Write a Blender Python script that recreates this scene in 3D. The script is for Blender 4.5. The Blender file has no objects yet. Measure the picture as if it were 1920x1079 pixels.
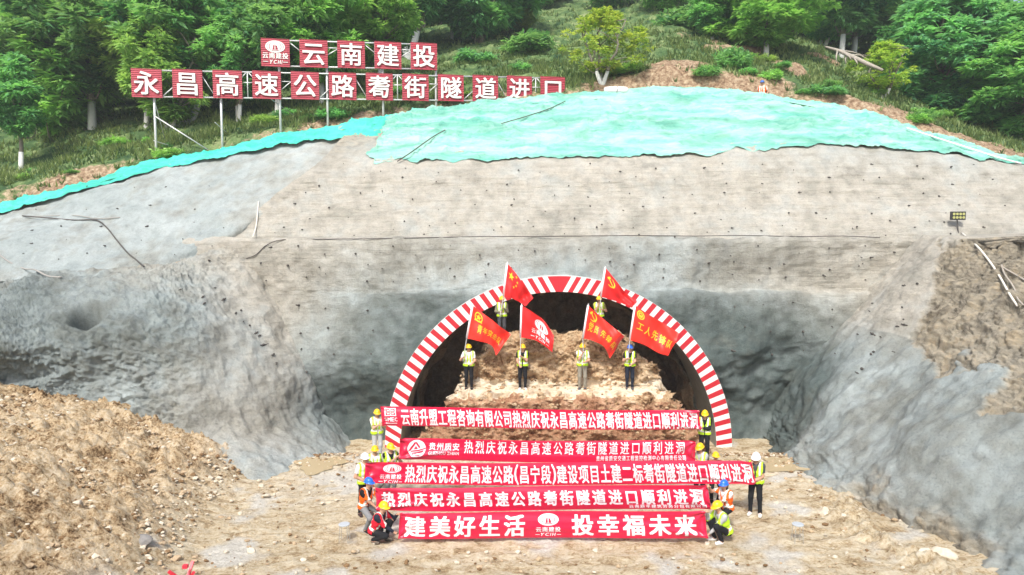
import bpy, bmesh, math, random
import numpy as np
from mathutils import Vector, Matrix
random.seed(7); rng = np.random.default_rng(11)
sc = bpy.context.scene
COL = sc.collection

# ------------------------------------------------------------ camera, world, sun, exposure
FPX, CAMZ, PITCH = 1280.0, 7.5, math.atan(95 / 1280)
cam = bpy.data.cameras.new('camera'); cam_o = bpy.data.objects.new('camera', cam); COL.objects.link(cam_o)
cam.sensor_width = 36.0; cam.lens = 36.0 * FPX / 1920; cam.clip_end = 2000; cam.clip_start = 0.1
cam_o.location = (0, 0, CAMZ); cam_o.rotation_euler = (math.pi / 2 - PITCH, 0, 0)
sc.camera = cam_o
SUN_EL, SUN_AZ = 52.0, 197.0      # azimuth: degrees clockwise from +Y, where the sun stands
w = bpy.data.worlds.new('World'); sc.world = w; w.use_nodes = True
nt = w.node_tree; bg = nt.nodes['Background']
sky = nt.nodes.new('ShaderNodeTexSky'); sky.sky_type = 'NISHITA'; sky.sun_disc = False
sky.sun_elevation = math.radians(SUN_EL); sky.sun_rotation = math.radians(SUN_AZ)
sky.air_density = 1.0; sky.dust_density = 4.0; sky.ozone_density = 0.6
nt.links.new(sky.outputs[0], bg.inputs[0]); bg.inputs[1].default_value = 0.125
sl = bpy.data.lights.new('sun', 'SUN'); sl.energy = 2.75; sl.angle = math.radians(7); sl.color = (1.0, 0.965, 0.90)
so = bpy.data.objects.new('sun', sl); COL.objects.link(so)
az, el = math.radians(SUN_AZ), math.radians(SUN_EL)
sdir = Vector((math.sin(az) * math.cos(el), math.cos(az) * math.cos(el), math.sin(el)))
so.rotation_euler = sdir.to_track_quat('Z', 'Y').to_euler()
sc.view_settings.view_transform = 'Standard'; sc.view_settings.look = 'None'
sc.view_settings.exposure = 0.82; sc.view_settings.gamma = 1.0
sc.cycles.use_denoising = True; sc.cycles.denoising_prefilter = 'ACCURATE'; sc.cycles.max_bounces = 6; sc.cycles.transparent_max_bounces = 8

# ------------------------------------------------------------ helpers
ca, sa = math.cos(PITCH), math.sin(PITCH)
def ray(u, v):
    dx, dy = (u - 960) / FPX, (539.5 - v) / FPX
    return np.array([dx, ca + dy * sa, -sa + dy * ca])
def P(u, v, Y):
    d = ray(u, v); t = Y / d[1]
    return np.array([d[0] * t, Y, CAMZ + d[2] * t])
def G(u, v, z=0.0):
    d = ray(u, v); t = (z - CAMZ) / d[2]
    return np.array([d[0] * t, d[1] * t, z])
def proj(p):
    p = np.asarray(p, float); x = p[..., 0]; y = p[..., 1]; z = p[..., 2] - CAMZ
    dep = y * ca - z * sa; up = y * sa + z * ca
    return 960 + FPX * x / dep, 539.5 - FPX * up / dep
def tag(o, label=None, cat=None, group=None, kind=None):
    if label: o['label'] = label
    if cat: o['category'] = cat
    if group: o['group'] = group
    if kind: o['kind'] = kind
    return o
def empty(name, loc, label, cat, group=None):
    o = bpy.data.objects.new(name, None); o.empty_display_size = 0.2; COL.objects.link(o)
    o.location = [float(c) for c in loc]
    return tag(o, label, cat, group)
def link(name, me, parent=None, loc=None):
    o = bpy.data.objects.new(name, me); COL.objects.link(o)
    if parent is not None: o.parent = parent
    if loc is not None: o.location = [float(c) for c in loc]
    return o
def mesh(name, V, F, mats, midx=None, smooth=True, attrs=None, fattr=None):
    """V (n,3); F one array (m,k) or list of such arrays; attrs name -> (n,4) point colours"""
    V = np.asarray(V, np.float32)
    Fs = [np.asarray(f, np.int32) for f in (F if isinstance(F, list) else [F]) if len(f)]
    me = bpy.data.meshes.new(name)
    nl = sum(f.size for f in Fs); nf = sum(len(f) for f in Fs)
    me.vertices.add(len(V)); me.vertices.foreach_set('co', V.ravel())
    me.loops.add(nl); me.loops.foreach_set('vertex_index', np.concatenate([f.ravel() for f in Fs]))
    tot = np.concatenate([np.full(len(f), f.shape[1], np.int32) for f in Fs])
    st = np.concatenate([[0], np.cumsum(tot)[:-1]]).astype(np.int32)
    me.polygons.add(nf); me.polygons.foreach_set('loop_start', st); me.polygons.foreach_set('loop_total', tot)
    if midx is not None: me.polygons.foreach_set('material_index', np.asarray(midx, np.int32))
    me.polygons.foreach_set('use_smooth', np.full(nf, bool(smooth)))
    for m in (mats if isinstance(mats, (list, tuple)) else [mats]): me.materials.append(m)
    if attrs:
        for k, a in attrs.items():
            at = me.attributes.new(k, 'FLOAT_COLOR', 'POINT')
            a = np.asarray(a, np.float32)
            if a.ndim == 1: a = np.stack([a, a, a, np.ones_like(a)], 1)
            at.data.foreach_set('color', a.ravel())
    me.update(calc_edges=True); me.validate()
    return me
class MB:
    """collects simple solids, becomes one mesh"""
    def __init__(s): s.V = []; s.F = {3: [], 4: []}; s.M = {3: [], 4: []}; s.n = 0
    def add(s, V, F, m=0):
        V = np.asarray(V, float); s.V.append(V)
        for f in F:
            s.F[len(f)].append([i + s.n for i in f]); s.M[len(f)].append(m)
        s.n += len(V)
    def box(s, c, size, m=0, R=None):
        c = np.asarray(c, float); h = np.asarray(size, float) / 2
        V = np.array([[x, y, z] for x in (-1, 1) for y in (-1, 1) for z in (-1, 1)], float) * h
        if R is not None: V = V @ np.asarray(R, float).T
        s.add(V + c, [(0, 1, 3, 2), (4, 6, 7, 5), (0, 4, 5, 1), (2, 3, 7, 6), (0, 2, 6, 4), (1, 5, 7, 3)], m)
    def tube(s, pts, r, n=8, m=0, cap=True):
        pts = np.asarray(pts, float); k = len(pts)
        r = np.full(k, r, float) if np.isscalar(r) else np.asarray(r, float)
        T = np.gradient(pts, axis=0); T /= np.linalg.norm(T, axis=1)[:, None] + 1e-9
        ref = np.array([0, 0, 1.0]) if abs(T[0, 2]) < .9 else np.array([1.0, 0, 0])
        V = []
        for i in range(k):
            a = np.cross(T[i], ref); a /= np.linalg.norm(a) + 1e-9; b = np.cross(T[i], a); ref = np.cross(a, T[i])
            for j in range(n):
                t = 2 * math.pi * j / n; V.append(pts[i] + r[i] * (a * math.cos(t) + b * math.sin(t)))
        F = [(i * n + j, i * n + (j + 1) % n, (i + 1) * n + (j + 1) % n, (i + 1) * n + j) for i in range(k - 1) for j in range(n)]
        if cap:
            V += [pts[0], pts[-1]]
            F += [(k * n, (j + 1) % n, j) for j in range(n)] + [(k * n + 1, (k - 1) * n + j, (k - 1) * n + (j + 1) % n) for j in range(n)]
        s.add(V, F, m)
    def bar(s, a, b, r, n=6, m=0): s.tube([a, b], r, n, m)
    def mesh(s, name, mats, smooth=False):
        Fs = [np.array(s.F[k]) for k in (3, 4) if s.F[k]]; mi = [x for k in (3, 4) for x in s.M[k]]
        return mesh(name, np.concatenate(s.V), Fs, mats, mi, smooth)
    def build(s, name, mats, parent=None, loc=None, smooth=False): return link(name, s.mesh(name, mats, smooth), parent, loc)

# gradient noise
_perm = rng.permutation(256).astype(np.int64); _perm = np.concatenate([_perm, _perm, _perm])
_grad = rng.normal(size=(256, 3)); _grad /= np.linalg.norm(_grad, axis=1)[:, None]
def noise(p):
    p = np.asarray(p, float); i = np.floor(p).astype(np.int64); f = p - i; i &= 255
    w_ = f * f * f * (f * (f * 6 - 15) + 10); out = 0
    for dx in (0, 1):
        for dy in (0, 1):
            for dz in (0, 1):
                h = _perm[_perm[_perm[(i[..., 0] + dx) & 255] + ((i[..., 1] + dy) & 255)] + ((i[..., 2] + dz) & 255)]
                g = _grad[h]
                d = g[..., 0] * (f[..., 0] - dx) + g[..., 1] * (f[..., 1] - dy) + g[..., 2] * (f[..., 2] - dz)
                wx = w_[..., 0] if dx else 1 - w_[..., 0]; wy = w_[..., 1] if dy else 1 - w_[..., 1]; wz = w_[..., 2] if dz else 1 - w_[..., 2]
                out = out + d * wx * wy * wz
    return out * 1.6
def fbm(p, oct=4, gain=.5, ridge=False):
    p = np.asarray(p, float); a = 1.0; s = 0
    for k in range(oct):
        n_ = noise(p * 2 ** k + 17.3 * k)
        s = s + a * ((1 - 2 * np.abs(n_)) if ridge else n_); a *= gain
    return s
def sstep(a, b, x): t = np.clip((x - a) / (b - a), 0, 1); return t * t * (3 - 2 * t)
def crom(A, n):
    A = np.asarray(A, float); k = len(A); t = np.linspace(0, k - 1, n); i = np.minimum(t.astype(int), k - 2); f = (t - i).reshape(-1, *([1] * (A.ndim - 1)))
    g = lambda j: A[np.clip(j, 0, k - 1)]
    p0, p1, p2, p3 = g(i - 1), g(i), g(i + 1), g(i + 2)
    return .5 * (2 * p1 + (p2 - p0) * f + (2 * p0 - 5 * p1 + 4 * p2 - p3) * f * f + (3 * p1 - p0 - 3 * p2 + p3) * f ** 3)
def gridF(nr, nc, keep=None):
    a = (np.arange(nr - 1)[:, None] * nc + np.arange(nc - 1)[None]).ravel()
    F = np.stack([a, a + 1, a + nc + 1, a + nc], 1)
    return F if keep is None else F[keep[F].all(1)]
def gnormal(X):
    n_ = np.cross(np.gradient(X, axis=1), np.gradient(X, axis=0)); return n_ / (np.linalg.norm(n_, axis=2)[..., None] + 1e-9)

SURF = []        # (verts, u, v) of every visible slope, to set things on
def onsurf(u, v, rad=6, lift=0.0):
    best = None
    for V, U, W in SURF:
        d = (U - u) ** 2 + (W - v) ** 2
        m = d < rad * rad
        if m.any():
            yy = V[m][:, 1]; i = np.argmin(yy + 0.02 * d[m]); c = V[m][i]
            if best is None or c[1] < best[1]: best = c
    if best is None and rad < 80: return onsurf(u, v, rad * 2, lift)
    d = ray(u, v); return np.array([d[0], d[1], d[2]]) * ((best[1] - lift) / d[1]) + np.array([0, 0, CAMZ])

# ------------------------------------------------------------ materials
def newmat(name):
    m = bpy.data.materials.new(name); m.use_nodes = True; nt = m.node_tree
    return m, nt, nt.nodes['Principled BSDF'], nt.nodes.new, nt.links.new
def rgba(c): return (c[0], c[1], c[2], 1.0)
def plain(name, col, rough=.6, metal=0.0, bump=0.0, scale=30.0, var=.12, spec=.5):
    m, nt, b, N, L = newmat(name)
    b.inputs['Roughness'].default_value = rough; b.inputs['Metallic'].default_value = metal
    b.inputs['Specular IOR Level'].default_value = spec
    tc = N('ShaderNodeTexCoord'); nz = N('ShaderNodeTexNoise'); nz.inputs['Scale'].default_value = scale; nz.inputs['Detail'].default_value = 5
    L(tc.outputs['Object'], nz.inputs['Vector'])
    mx = N('ShaderNodeMix'); mx.data_type = 'RGBA'
    mx.inputs[6].default_value = rgba([c * (1 - var) for c in col]); mx.inputs[7].default_value = rgba([min(1, c * (1 + var)) for c in col])
    L(nz.outputs['Fac'], mx.inputs[0]); L(mx.outputs[2], b.inputs['Base Color'])
    if bump:
        bp = N('ShaderNodeBump'); bp.inputs['Strength'].default_value = bump; bp.inputs['Distance'].default_value = .02
        L(nz.outputs['Fac'], bp.inputs['Height']); L(bp.outputs[0], b.inputs['Normal'])
    return m
def ramp(N, L, src, stops):
    r = N('ShaderNodeValToRGB'); e = r.color_ramp.elements
    while len(e) < len(stops): e.new(.5)
    for el_, (p, c) in zip(e, stops): el_.position = p; el_.color = rgba(c) if len(c) == 3 else c
    L(src, r.inputs[0]); return r.outputs[0]
def texnoise(N, L, vec, scale, detail=6, rough=.6, dist=0.0):
    n_ = N('ShaderNodeTexNoise'); n_.inputs['Scale'].default_value = scale; n_.inputs['Detail'].default_value = detail
    n_.inputs['Roughness'].default_value = rough; n_.inputs['Distortion'].default_value = dist; L(vec, n_.inputs['Vector']); return n_.outputs['Fac']
def mixc(N, L, fac, a, b, mode='MIX'):
    m = N('ShaderNodeMix'); m.data_type = 'RGBA'; m.blend_type = mode
    for s_, val in ((m.inputs[0], fac), (m.inputs[6], a), (m.inputs[7], b)):
        if isinstance(val, (int, float)): s_.default_value = val
        elif isinstance(val, tuple): s_.default_value = rgba(val)
        else: L(val, s_)
    return m.outputs[2]
def mapping(N, L, vec, scale):
    m = N('ShaderNodeMapping'); m.inputs['Scale'].default_value = scale; L(vec, m.inputs['Vector']); return m.outputs[0]
def math_(N, L, op, a, b):
    m = N('ShaderNodeMath'); m.operation = op
    for s_, val in ((m.inputs[0], a), (m.inputs[1], b)):
        if isinstance(val, (int, float)): s_.default_value = val
        else: L(val, s_)
    return m.outputs[0]
def bumpn(N, L, h, strength, dist, prev=None):
    b = N('ShaderNodeBump'); b.inputs['Strength'].default_value = strength; b.inputs['Distance'].default_value = dist
    L(h, b.inputs['Height'])
    if prev is not None: L(prev, b.inputs['Normal'])
    return b.outputs[0]

def mat_shotcrete():
    m, nt, b, N, L = newmat('shotcrete')
    at = N('ShaderNodeAttribute'); at.attribute_name = 'tone'
    sp = N('ShaderNodeSeparateColor'); L(at.outputs['Color'], sp.inputs[0])
    tc = N('ShaderNodeTexCoord'); o = tc.outputs['Object']
    big = texnoise(N, L, o, .55, 5, .6, .4); med = texnoise(N, L, o, 2.3, 6, .65); fine = texnoise(N, L, o, 16, 6, .7)
    streak = texnoise(N, L, mapping(N, L, o, (.25, 1.0, 5.5)), 1.6, 5, .62, .3)
    beige = mixc(N, L, big, (.455, .43, .37), (.61, .58, .51))
    grey = mixc(N, L, big, (.265, .32, .32), (.58, .635, .635))
    col = mixc(N, L, sp.outputs[0], grey, beige)
    damp_shade = mixc(N, L, med, (.075, .102, .10), (.155, .195, .19))  # dark tone: damp shotcrete, and recess shade painted into the colour
    col = mixc(N, L, sp.outputs[2], col, damp_shade)
    soilc = ramp(N, L, texnoise(N, L, mapping(N, L, o, (1.0, 1.5, .8)), 1.5, 9, .74, 1.2), [(.34, (.13, .105, .075)), (.44, (.34, .31, .25)), (.54, (.45, .40, .31)), (.62, (.50, .42, .30)), (.75, (.30, .28, .24))])
    col = mixc(N, L, sp.outputs[1], col, soilc)
    down = texnoise(N, L, mapping(N, L, o, (1.6, 1.6, .30)), 1.2, 7, .68, .5)
    col = mixc(N, L, .5, col, ramp(N, L, down, [(.32, (.66, .66, .66)), (.5, (1, 1, 1)), (.68, (1.14, 1.14, 1.14))]), 'MULTIPLY')
    col = mixc(N, L, .55, col, ramp(N, L, med, [(.28, (.70, .70, .71)), (.5, (1, 1, 1)), (.75, (1.12, 1.12, 1.1))]), 'MULTIPLY')
    col = mixc(N, L, math_(N, L, 'MULTIPLY', sp.outputs[0], .55), col, ramp(N, L, streak, [(.3, (.80, .79, .77)), (.55, (1.03, 1.03, 1.03))]), 'MULTIPLY')
    col = mixc(N, L, .8, col, ramp(N, L, fine, [(.3, (.74, .74, .74)), (.48, (1, 1, 1)), (.7, (1.1, 1.1, 1.1))]), 'MULTIPLY')
    L(col, b.inputs['Base Color']); b.inputs['Roughness'].default_value = .92; b.inputs['Specular IOR Level'].default_value = .2
    grain = texnoise(N, L, o, 34, 6, .8)
    n1 = bumpn(N, L, med, .25, .12); n2 = bumpn(N, L, math_(N, L, 'MULTIPLY', streak, math_(N, L, 'ADD', math_(N, L, 'MULTIPLY', math_(N, L, 'POWER', sp.outputs[0], 3.0), 1.1), .1)), .9, .09, n1); n2 = bumpn(N, L, fine, 1.0, .07, n2); n3 = bumpn(N, L, grain, 1.0, .04, n2)
    L(n3, b.inputs['Normal']); return m
def mat_soil(name, stops, s1=1.2, bump=.9):
    m, nt, b, N, L = newmat(name)
    tc = N('ShaderNodeTexCoord'); o = tc.outputs['Object']
    a = texnoise(N, L, o, s1, 9, .7, .3); c = texnoise(N, L, o, 9, 8, .75); big = texnoise(N, L, o, .22, 4, .55)
    col = ramp(N, L, math_(N, L, 'ADD', math_(N, L, 'MULTIPLY', a, .55), math_(N, L, 'MULTIPLY', c, .45)), stops)
    col = mixc(N, L, .6, col, ramp(N, L, big, [(.3, (.70, .66, .6)), (.5, (1, 1, 1)), (.7, (1.14, 1.15, 1.18))]), 'MULTIPLY')
    vo = N('ShaderNodeTexVoronoi'); vo.inputs['Scale'].default_value = 5.5; L(o, vo.inputs['Vector'])
    L(col, b.inputs['Base Color']); b.inputs['Roughness'].default_value = .95; b.inputs['Specular IOR Level'].default_value = .15
    n1 = bumpn(N, L, a, bump, .14); n2 = bumpn(N, L, vo.outputs['Distance'], bump * .5, .07, n1); n3 = bumpn(N, L, c, bump, .05, n2)
    L(n3, b.inputs['Normal']); return m
def mat_ground():
    m, nt, b, N, L = newmat('dirt_floor')
    at = N('ShaderNodeAttribute'); at.attribute_name = 'tone'; sp = N('ShaderNodeSeparateColor'); L(at.outputs['Color'], sp.inputs[0])
    tc = N('ShaderNodeTexCoord'); o = tc.outputs['Object']
    a = texnoise(N, L, o, 1.4, 10, .72, .5); c = texnoise(N, L, o, 12, 8, .78); big = texnoise(N, L, o, .3, 4, .55)
    str_ = texnoise(N, L, mapping(N, L, o, (.7, 1.3, 1)), 2.6, 8, .75, .6)
    f = math_(N, L, 'ADD', math_(N, L, 'MULTIPLY', str_, .6), math_(N, L, 'MULTIPLY', c, .4))
    flo = ramp(N, L, f, [(.38, (.20, .13, .065)), (.45, (.43, .325, .195)), (.50, (.57, .475, .325)), (.57, (.66, .585, .44)), (.68, (.73, .685, .58))])
    hp = ramp(N, L, math_(N, L, 'ADD', math_(N, L, 'MULTIPLY', a, .45), math_(N, L, 'MULTIPLY', c, .55)),
              [(.40, (.07, .036, .015)), (.45, (.30, .195, .10)), (.495, (.52, .39, .235)), (.55, (.65, .53, .365)), (.65, (.70, .63, .51))])
    col = mixc(N, L, sp.outputs[0], flo, hp)
    pale = ramp(N, L, c, [(.3, (.42, .38, .31)), (.6, (.68, .66, .60))])
    col = mixc(N, L, sp.outputs[1], col, pale)
    col = mixc(N, L, .6, col, ramp(N, L, big, [(.3, (.78, .74, .68)), (.5, (1, 1, 1)), (.7, (1.12, 1.12, 1.14))]), 'MULTIPLY')
    vo = N('ShaderNodeTexVoronoi'); vo.inputs['Scale'].default_value = 4.5; L(o, vo.inputs['Vector'])
    L(col, b.inputs['Base Color']); b.inputs['Roughness'].default_value = .95; b.inputs['Specular IOR Level'].default_value = .15
    n1 = bumpn(N, L, f, .6, .1); n2 = bumpn(N, L, vo.outputs['Distance'], .35, .06, n1); n3 = bumpn(N, L, c, .8, .05, n2)
    L(n3, b.inputs['Normal']); return m
def mat_hill():
    m, nt, b, N, L = newmat('hillside')
    at = N('ShaderNodeAttribute'); at.attribute_name = 'tone'; sp = N('ShaderNodeSeparateColor'); L(at.outputs['Color'], sp.inputs[0])
    tc = N('ShaderNodeTexCoord'); o = tc.outputs['Object']
    a = texnoise(N, L, o, .8, 8, .65, .3); c = texnoise(N, L, o, 5, 7, .7)
    gr = ramp(N, L, a, [(.3, (.02, .05, .026)), (.45, (.07, .13, .05)), (.56, (.15, .22, .085)), (.7, (.28, .32, .16))])
    so_ = ramp(N, L, c, [(.34, (.13, .08, .05)), (.48, (.29, .20, .13)), (.64, (.50, .40, .28))])
    f = math_(N, L, 'ADD', sp.outputs[0], math_(N, L, 'MULTIPLY', math_(N, L, 'SUBTRACT', c, .5), .9))
    r = N('ShaderNodeMapRange'); r.inputs[1].default_value = .4; r.inputs[2].default_value = .6; L(f, r.inputs[0])
    L(mixc(N, L, r.outputs[0], gr, so_), b.inputs['Base Color']); b.inputs['Roughness'].default_value = .95; b.inputs['Specular IOR Level'].default_value = .1
    n1 = bumpn(N, L, a, .8, .3); L(bumpn(N, L, c, .9, .12, n1), b.inputs['Normal']); return m
def mat_leaf(name, dark, light, trans=.45):
    m, nt, b, N, L = newmat(name)
    at = N('ShaderNodeAttribute'); at.attribute_name = 'leaf'; sp = N('ShaderNodeSeparateColor'); L(at.outputs['Color'], sp.inputs[0])
    oi = N('ShaderNodeObjectInfo')
    col = mixc(N, L, sp.outputs[0], dark, light)
    hs = N('ShaderNodeHueSaturation'); L(col, hs.inputs['Color'])
    L(math_(N, L, 'ADD', math_(N, L, 'MULTIPLY', oi.outputs['Random'], .05), .475), hs.inputs['Hue'])
    L(math_(N, L, 'ADD', math_(N, L, 'MULTIPLY', oi.outputs['Random'], .35), .85), hs.inputs['Value'])
    b.inputs['Roughness'].default_value = .5; b.inputs['Specular IOR Level'].default_value = .35
    L(hs.outputs[0], b.inputs['Base Color'])
    tr = N('ShaderNodeBsdfTranslucent'); L(mixc(N, L, 1.0, hs.outputs[0], (1.0, 1.0, .55), 'MULTIPLY'), tr.inputs[0])
    ms = N('ShaderNodeMixShader'); ms.inputs[0].default_value = trans
    L(b.outputs[0], ms.inputs[1]); L(tr.outputs[0], ms.inputs[2]); L(ms.outputs[0], nt.nodes['Material Output'].inputs[0]); return m
def mat_net(name, ca_, cb_, dirt, amt):
    m, nt, b, N, L = newmat(name)
    tc = N('ShaderNodeTexCoord'); o = tc.outputs['Object']
    a = texnoise(N, L, mapping(N, L, o, (.35, .7, 1.3)), .8, 9, .68, .8); c = texnoise(N, L, o, 7, 6, .7)
    wv = texnoise(N, L, mapping(N, L, o, (.22, 1.1, 1.3)), 1.5, 8, .68, .8)
    wr_ = N('ShaderNodeMapRange'); wr_.inputs[1].default_value = .26; wr_.inputs[2].default_value = .64; L(wv, wr_.inputs[0])
    col = mixc(N, L, wr_.outputs[0], ca_, cb_)
    r = N('ShaderNodeMapRange'); r.inputs[1].default_value = .46; r.inputs[2].default_value = .66; L(a, r.inputs[0])
    L(mixc(N, L, math_(N, L, 'MULTIPLY', r.outputs[0], amt), col, dirt), b.inputs['Base Color']); b.inputs['Roughness'].default_value = .7
    b.inputs['Specular IOR Level'].default_value = .25
    L(bumpn(N, L, c, .8, .06, bumpn(N, L, wv, .6, .10)), b.inputs['Normal']); return m
def mat_fabric(name, col, rough=.4):
    m, nt, b, N, L = newmat(name)
    tc = N('ShaderNodeTexCoord'); o = tc.outputs['Object']
    a = texnoise(N, L, o, 2.5, 4, .5)
    L(mixc(N, L, a, tuple(c * .88 for c in col), tuple(min(1, c * 1.1) for c in col)), b.inputs['Base Color'])
    b.inputs['Roughness'].default_value = rough; b.inputs['Sheen Weight'].default_value = .15; b.inputs['Specular IOR Level'].default_value = .45
    L(bumpn(N, L, texnoise(N, L, mapping(N, L, o, (.5, 1, 5)), 3, 3, .5), .35, .02), b.inputs['Normal']); return m

M_SHOT, M_GROUND, M_HILL = mat_shotcrete(), mat_ground(), mat_hill()
M_PILE = mat_soil('core_soil', [(.39, (.08, .04, .02)), (.45, (.30, .185, .10)), (.51, (.47, .335, .20)), (.60, (.58, .46, .315)), (.7, (.66, .58, .46))], 1.1)
M_BENCH = mat_soil('bench_dust', [(.36, (.38, .28, .18)), (.48, (.60, .50, .37)), (.6, (.70, .62, .50))], 1.6, .5)
M_PILEF = mat_soil('core_soil_face', [(.36, (.11, .045, .025)), (.44, (.29, .15, .085)), (.53, (.43, .26, .16)), (.66, (.56, .42, .30))], 1.3)
M_DARK = mat_soil('dark_rock', [(.35, (.16, .11, .07)), (.5, (.34, .25, .165)), (.65, (.52, .40, .28))], .9)
M_LINING = plain('lining', (.33, .315, .28), .8, bump=.4, scale=4, var=.3)
M_ROCK = plain('pale_rock', (.56, .50, .40), .95, bump=.8, scale=5, var=.25, spec=.15)
M_ROCKB = plain('brown_rock', (.42, .32, .21), .95, bump=.8, scale=5, var=.3, spec=.15)
M_NETB = mat_net('bright_net', (.02, .48, .36), (.10, .63, .48), (.05, .38, .33), .6)
M_NETP = mat_net('pale_net', (.06, .41, .325), (.39, .665, .56), (.08, .29, .22), .85)
M_BARK = plain('bark', (.21, .19, .155), .95, bump=.7, scale=9, var=.35)
M_WASH = plain('whitewash', (.62, .63, .62), .9, bump=.5, scale=9, var=.15)
M_DEAD = plain('dead_wood', (.33, .30, .26), .9, bump=.6, scale=9, var=.25)
M_LEAF = [mat_leaf('leaf_mid', (.09, .29, .12), (.38, .72, .27), .55), mat_leaf('leaf_dark', (.06, .23, .12), (.32, .64, .26), .55),
          mat_leaf('leaf_light', (.15, .33, .085), (.50, .76, .25), .5), mat_leaf('leaf_yellow', (.24, .50, .10), (.66, .84, .17), .5)]
M_GRASS = mat_leaf('grass_blade', (.07, .15, .055), (.34, .43, .18), .45)
M_RED, M_WHITE = plain('trim_red', (.50, .015, .03), .45, var=.06), plain('trim_white', (.78, .77, .75), .5, scale=3, var=.08)
M_STEEL = plain('galvanised_steel', (.62, .64, .65), .45, .35, var=.1)
M_RUST = plain('rusty_steel', (.10, .092, .085), .8, .3, var=.3)
M_BLACK = plain('black_rubber', (.035, .035, .035), .6)
M_HOSE = plain('grey_hose', (.34, .33, .31), .7)
M_PALEHOSE = plain('pale_hose', (.66, .63, .57), .7)
M_BANNER = mat_fabric('banner_red', (.62, .006, .052), .30)
M_FLAG = mat_fabric('flag_red', (.76, .010, .012), .5)
M_FLAGO = mat_fabric('flag_orange_red', (.86, .025, .012), .5)
M_LETTER = plain('white_letter', (.86, .80, .84), .5, var=.03)
M_YELLOW = plain('yellow_print', (.88, .58, .03), .5, var=.05)
M_PANELRED = None
# ------------------------------------------------------------ ground, cut slope, hillside
def gz(x, y):
    """height of the works floor with the soil heap on its left"""
    x = np.asarray(x, float); y = np.asarray(y, float)
    z = -.62 * sstep(22.7, 25.4, y)
    toe = -7.35 - .55 * sstep(15, 21, y) - .5 * np.sin(y * .8)*.5
    h = np.clip(toe - x, 0, None)
    return z + 4.6 * (1 - np.exp(-.47 * h * sstep(-.3, 2.0, h + .3) / 4.6 * 1.12))
def make_ground():
    def axis(lo, hi, step, far, n):
        a = np.arange(lo, hi + 1e-6, step); e = np.geomspace(1, far, n)
        return np.concatenate([lo - e[::-1], a, hi + e])
    X = axis(-17, 13, .075, 400, 18); Y = axis(11, 27, .065, 400, 18)
    gx, gy = np.meshgrid(X, Y); z = gz(gx, gy)
    near = ((gx > -18) & (gx < 14) & (gy > 10) & (gy < 28)).astype(float)
    heap = sstep(.1, 1.0, z + .62 * sstep(22.7, 25.4, gy))
    p = np.stack([gx, gy, z], -1)
    rough = fbm(p * np.array([1.1, 1.1, 1.1]), 5, .6, True) - .5
    lump = fbm(p * 2.6 + 9, 5, .72)
    flat = np.exp(-(((gx + 6.4) / 1.3) ** 2 + ((gy - 22.0) / .9) ** 2) * 1.5) + np.exp(-(((gx - 9.0) / 1.3) ** 2 + ((gy - 21.9) / .8) ** 2) * 1.5)
    amp = (.02 + .20 * heap) * (1 - .8 * np.clip(flat, 0, 1))
    z = z + near * (amp * rough * .6 + (.035 + .10 * heap) * lump * (1 - .8 * np.clip(flat, 0, 1)))
    # wheel tracks and a spoil lip along the right-hand toe
    z = z + near * .16 * np.exp(-((gx - 9.3 - .4 * np.sin(gy)) / .5) ** 2) * sstep(21, 18, gy) * (.6 + lump)
    z = np.where(near > 0, z, np.minimum(z, .0) - .35 * (gy > 27))
    pale = np.clip(sstep(.15, .5, fbm(p * .5 + 3, 4)) * (1 - heap) + .8 * np.exp(-(((gx + 5.2) / 2.0) ** 2 + ((gy - 21.2) / 2.4) ** 2)) * (.6 + .8 * lump), 0, 1) * (1 - np.clip(flat, 0, 1))
    tone = np.stack([heap, pale, 0 * heap, 0 * heap + 1], -1)
    V = np.stack([gx, gy, z], -1).reshape(-1, 3)
    o = link('ground', mesh('ground', V, gridF(len(Y), len(X)), M_GROUND, attrs={'tone': tone.reshape(-1, 4)})); tag(o, kind='structure')
make_ground()
def gh(x, y): return float(gz(x, y))
_pm = plain('muddy_water', (.44, .35, .21), .25, var=.1)
def puddle(cx, cy, rx, ry):
    t = np.linspace(0, 2 * math.pi, 48, endpoint=False); k = 1 + .25 * np.sin(3 * t + cx) + .12 * np.sin(7 * t)
    V = np.stack([cx + rx * k * np.cos(t), cy + ry * k * np.sin(t), 0 * t + gh(cx, cy) + .035], 1)
    tag(link('puddle', mesh('puddle', V, np.arange(48)[None], _pm)), kind='structure')
puddle(-6.35, 22.0, .75, .8); puddle(8.95, 21.9, .75, .7)

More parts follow.
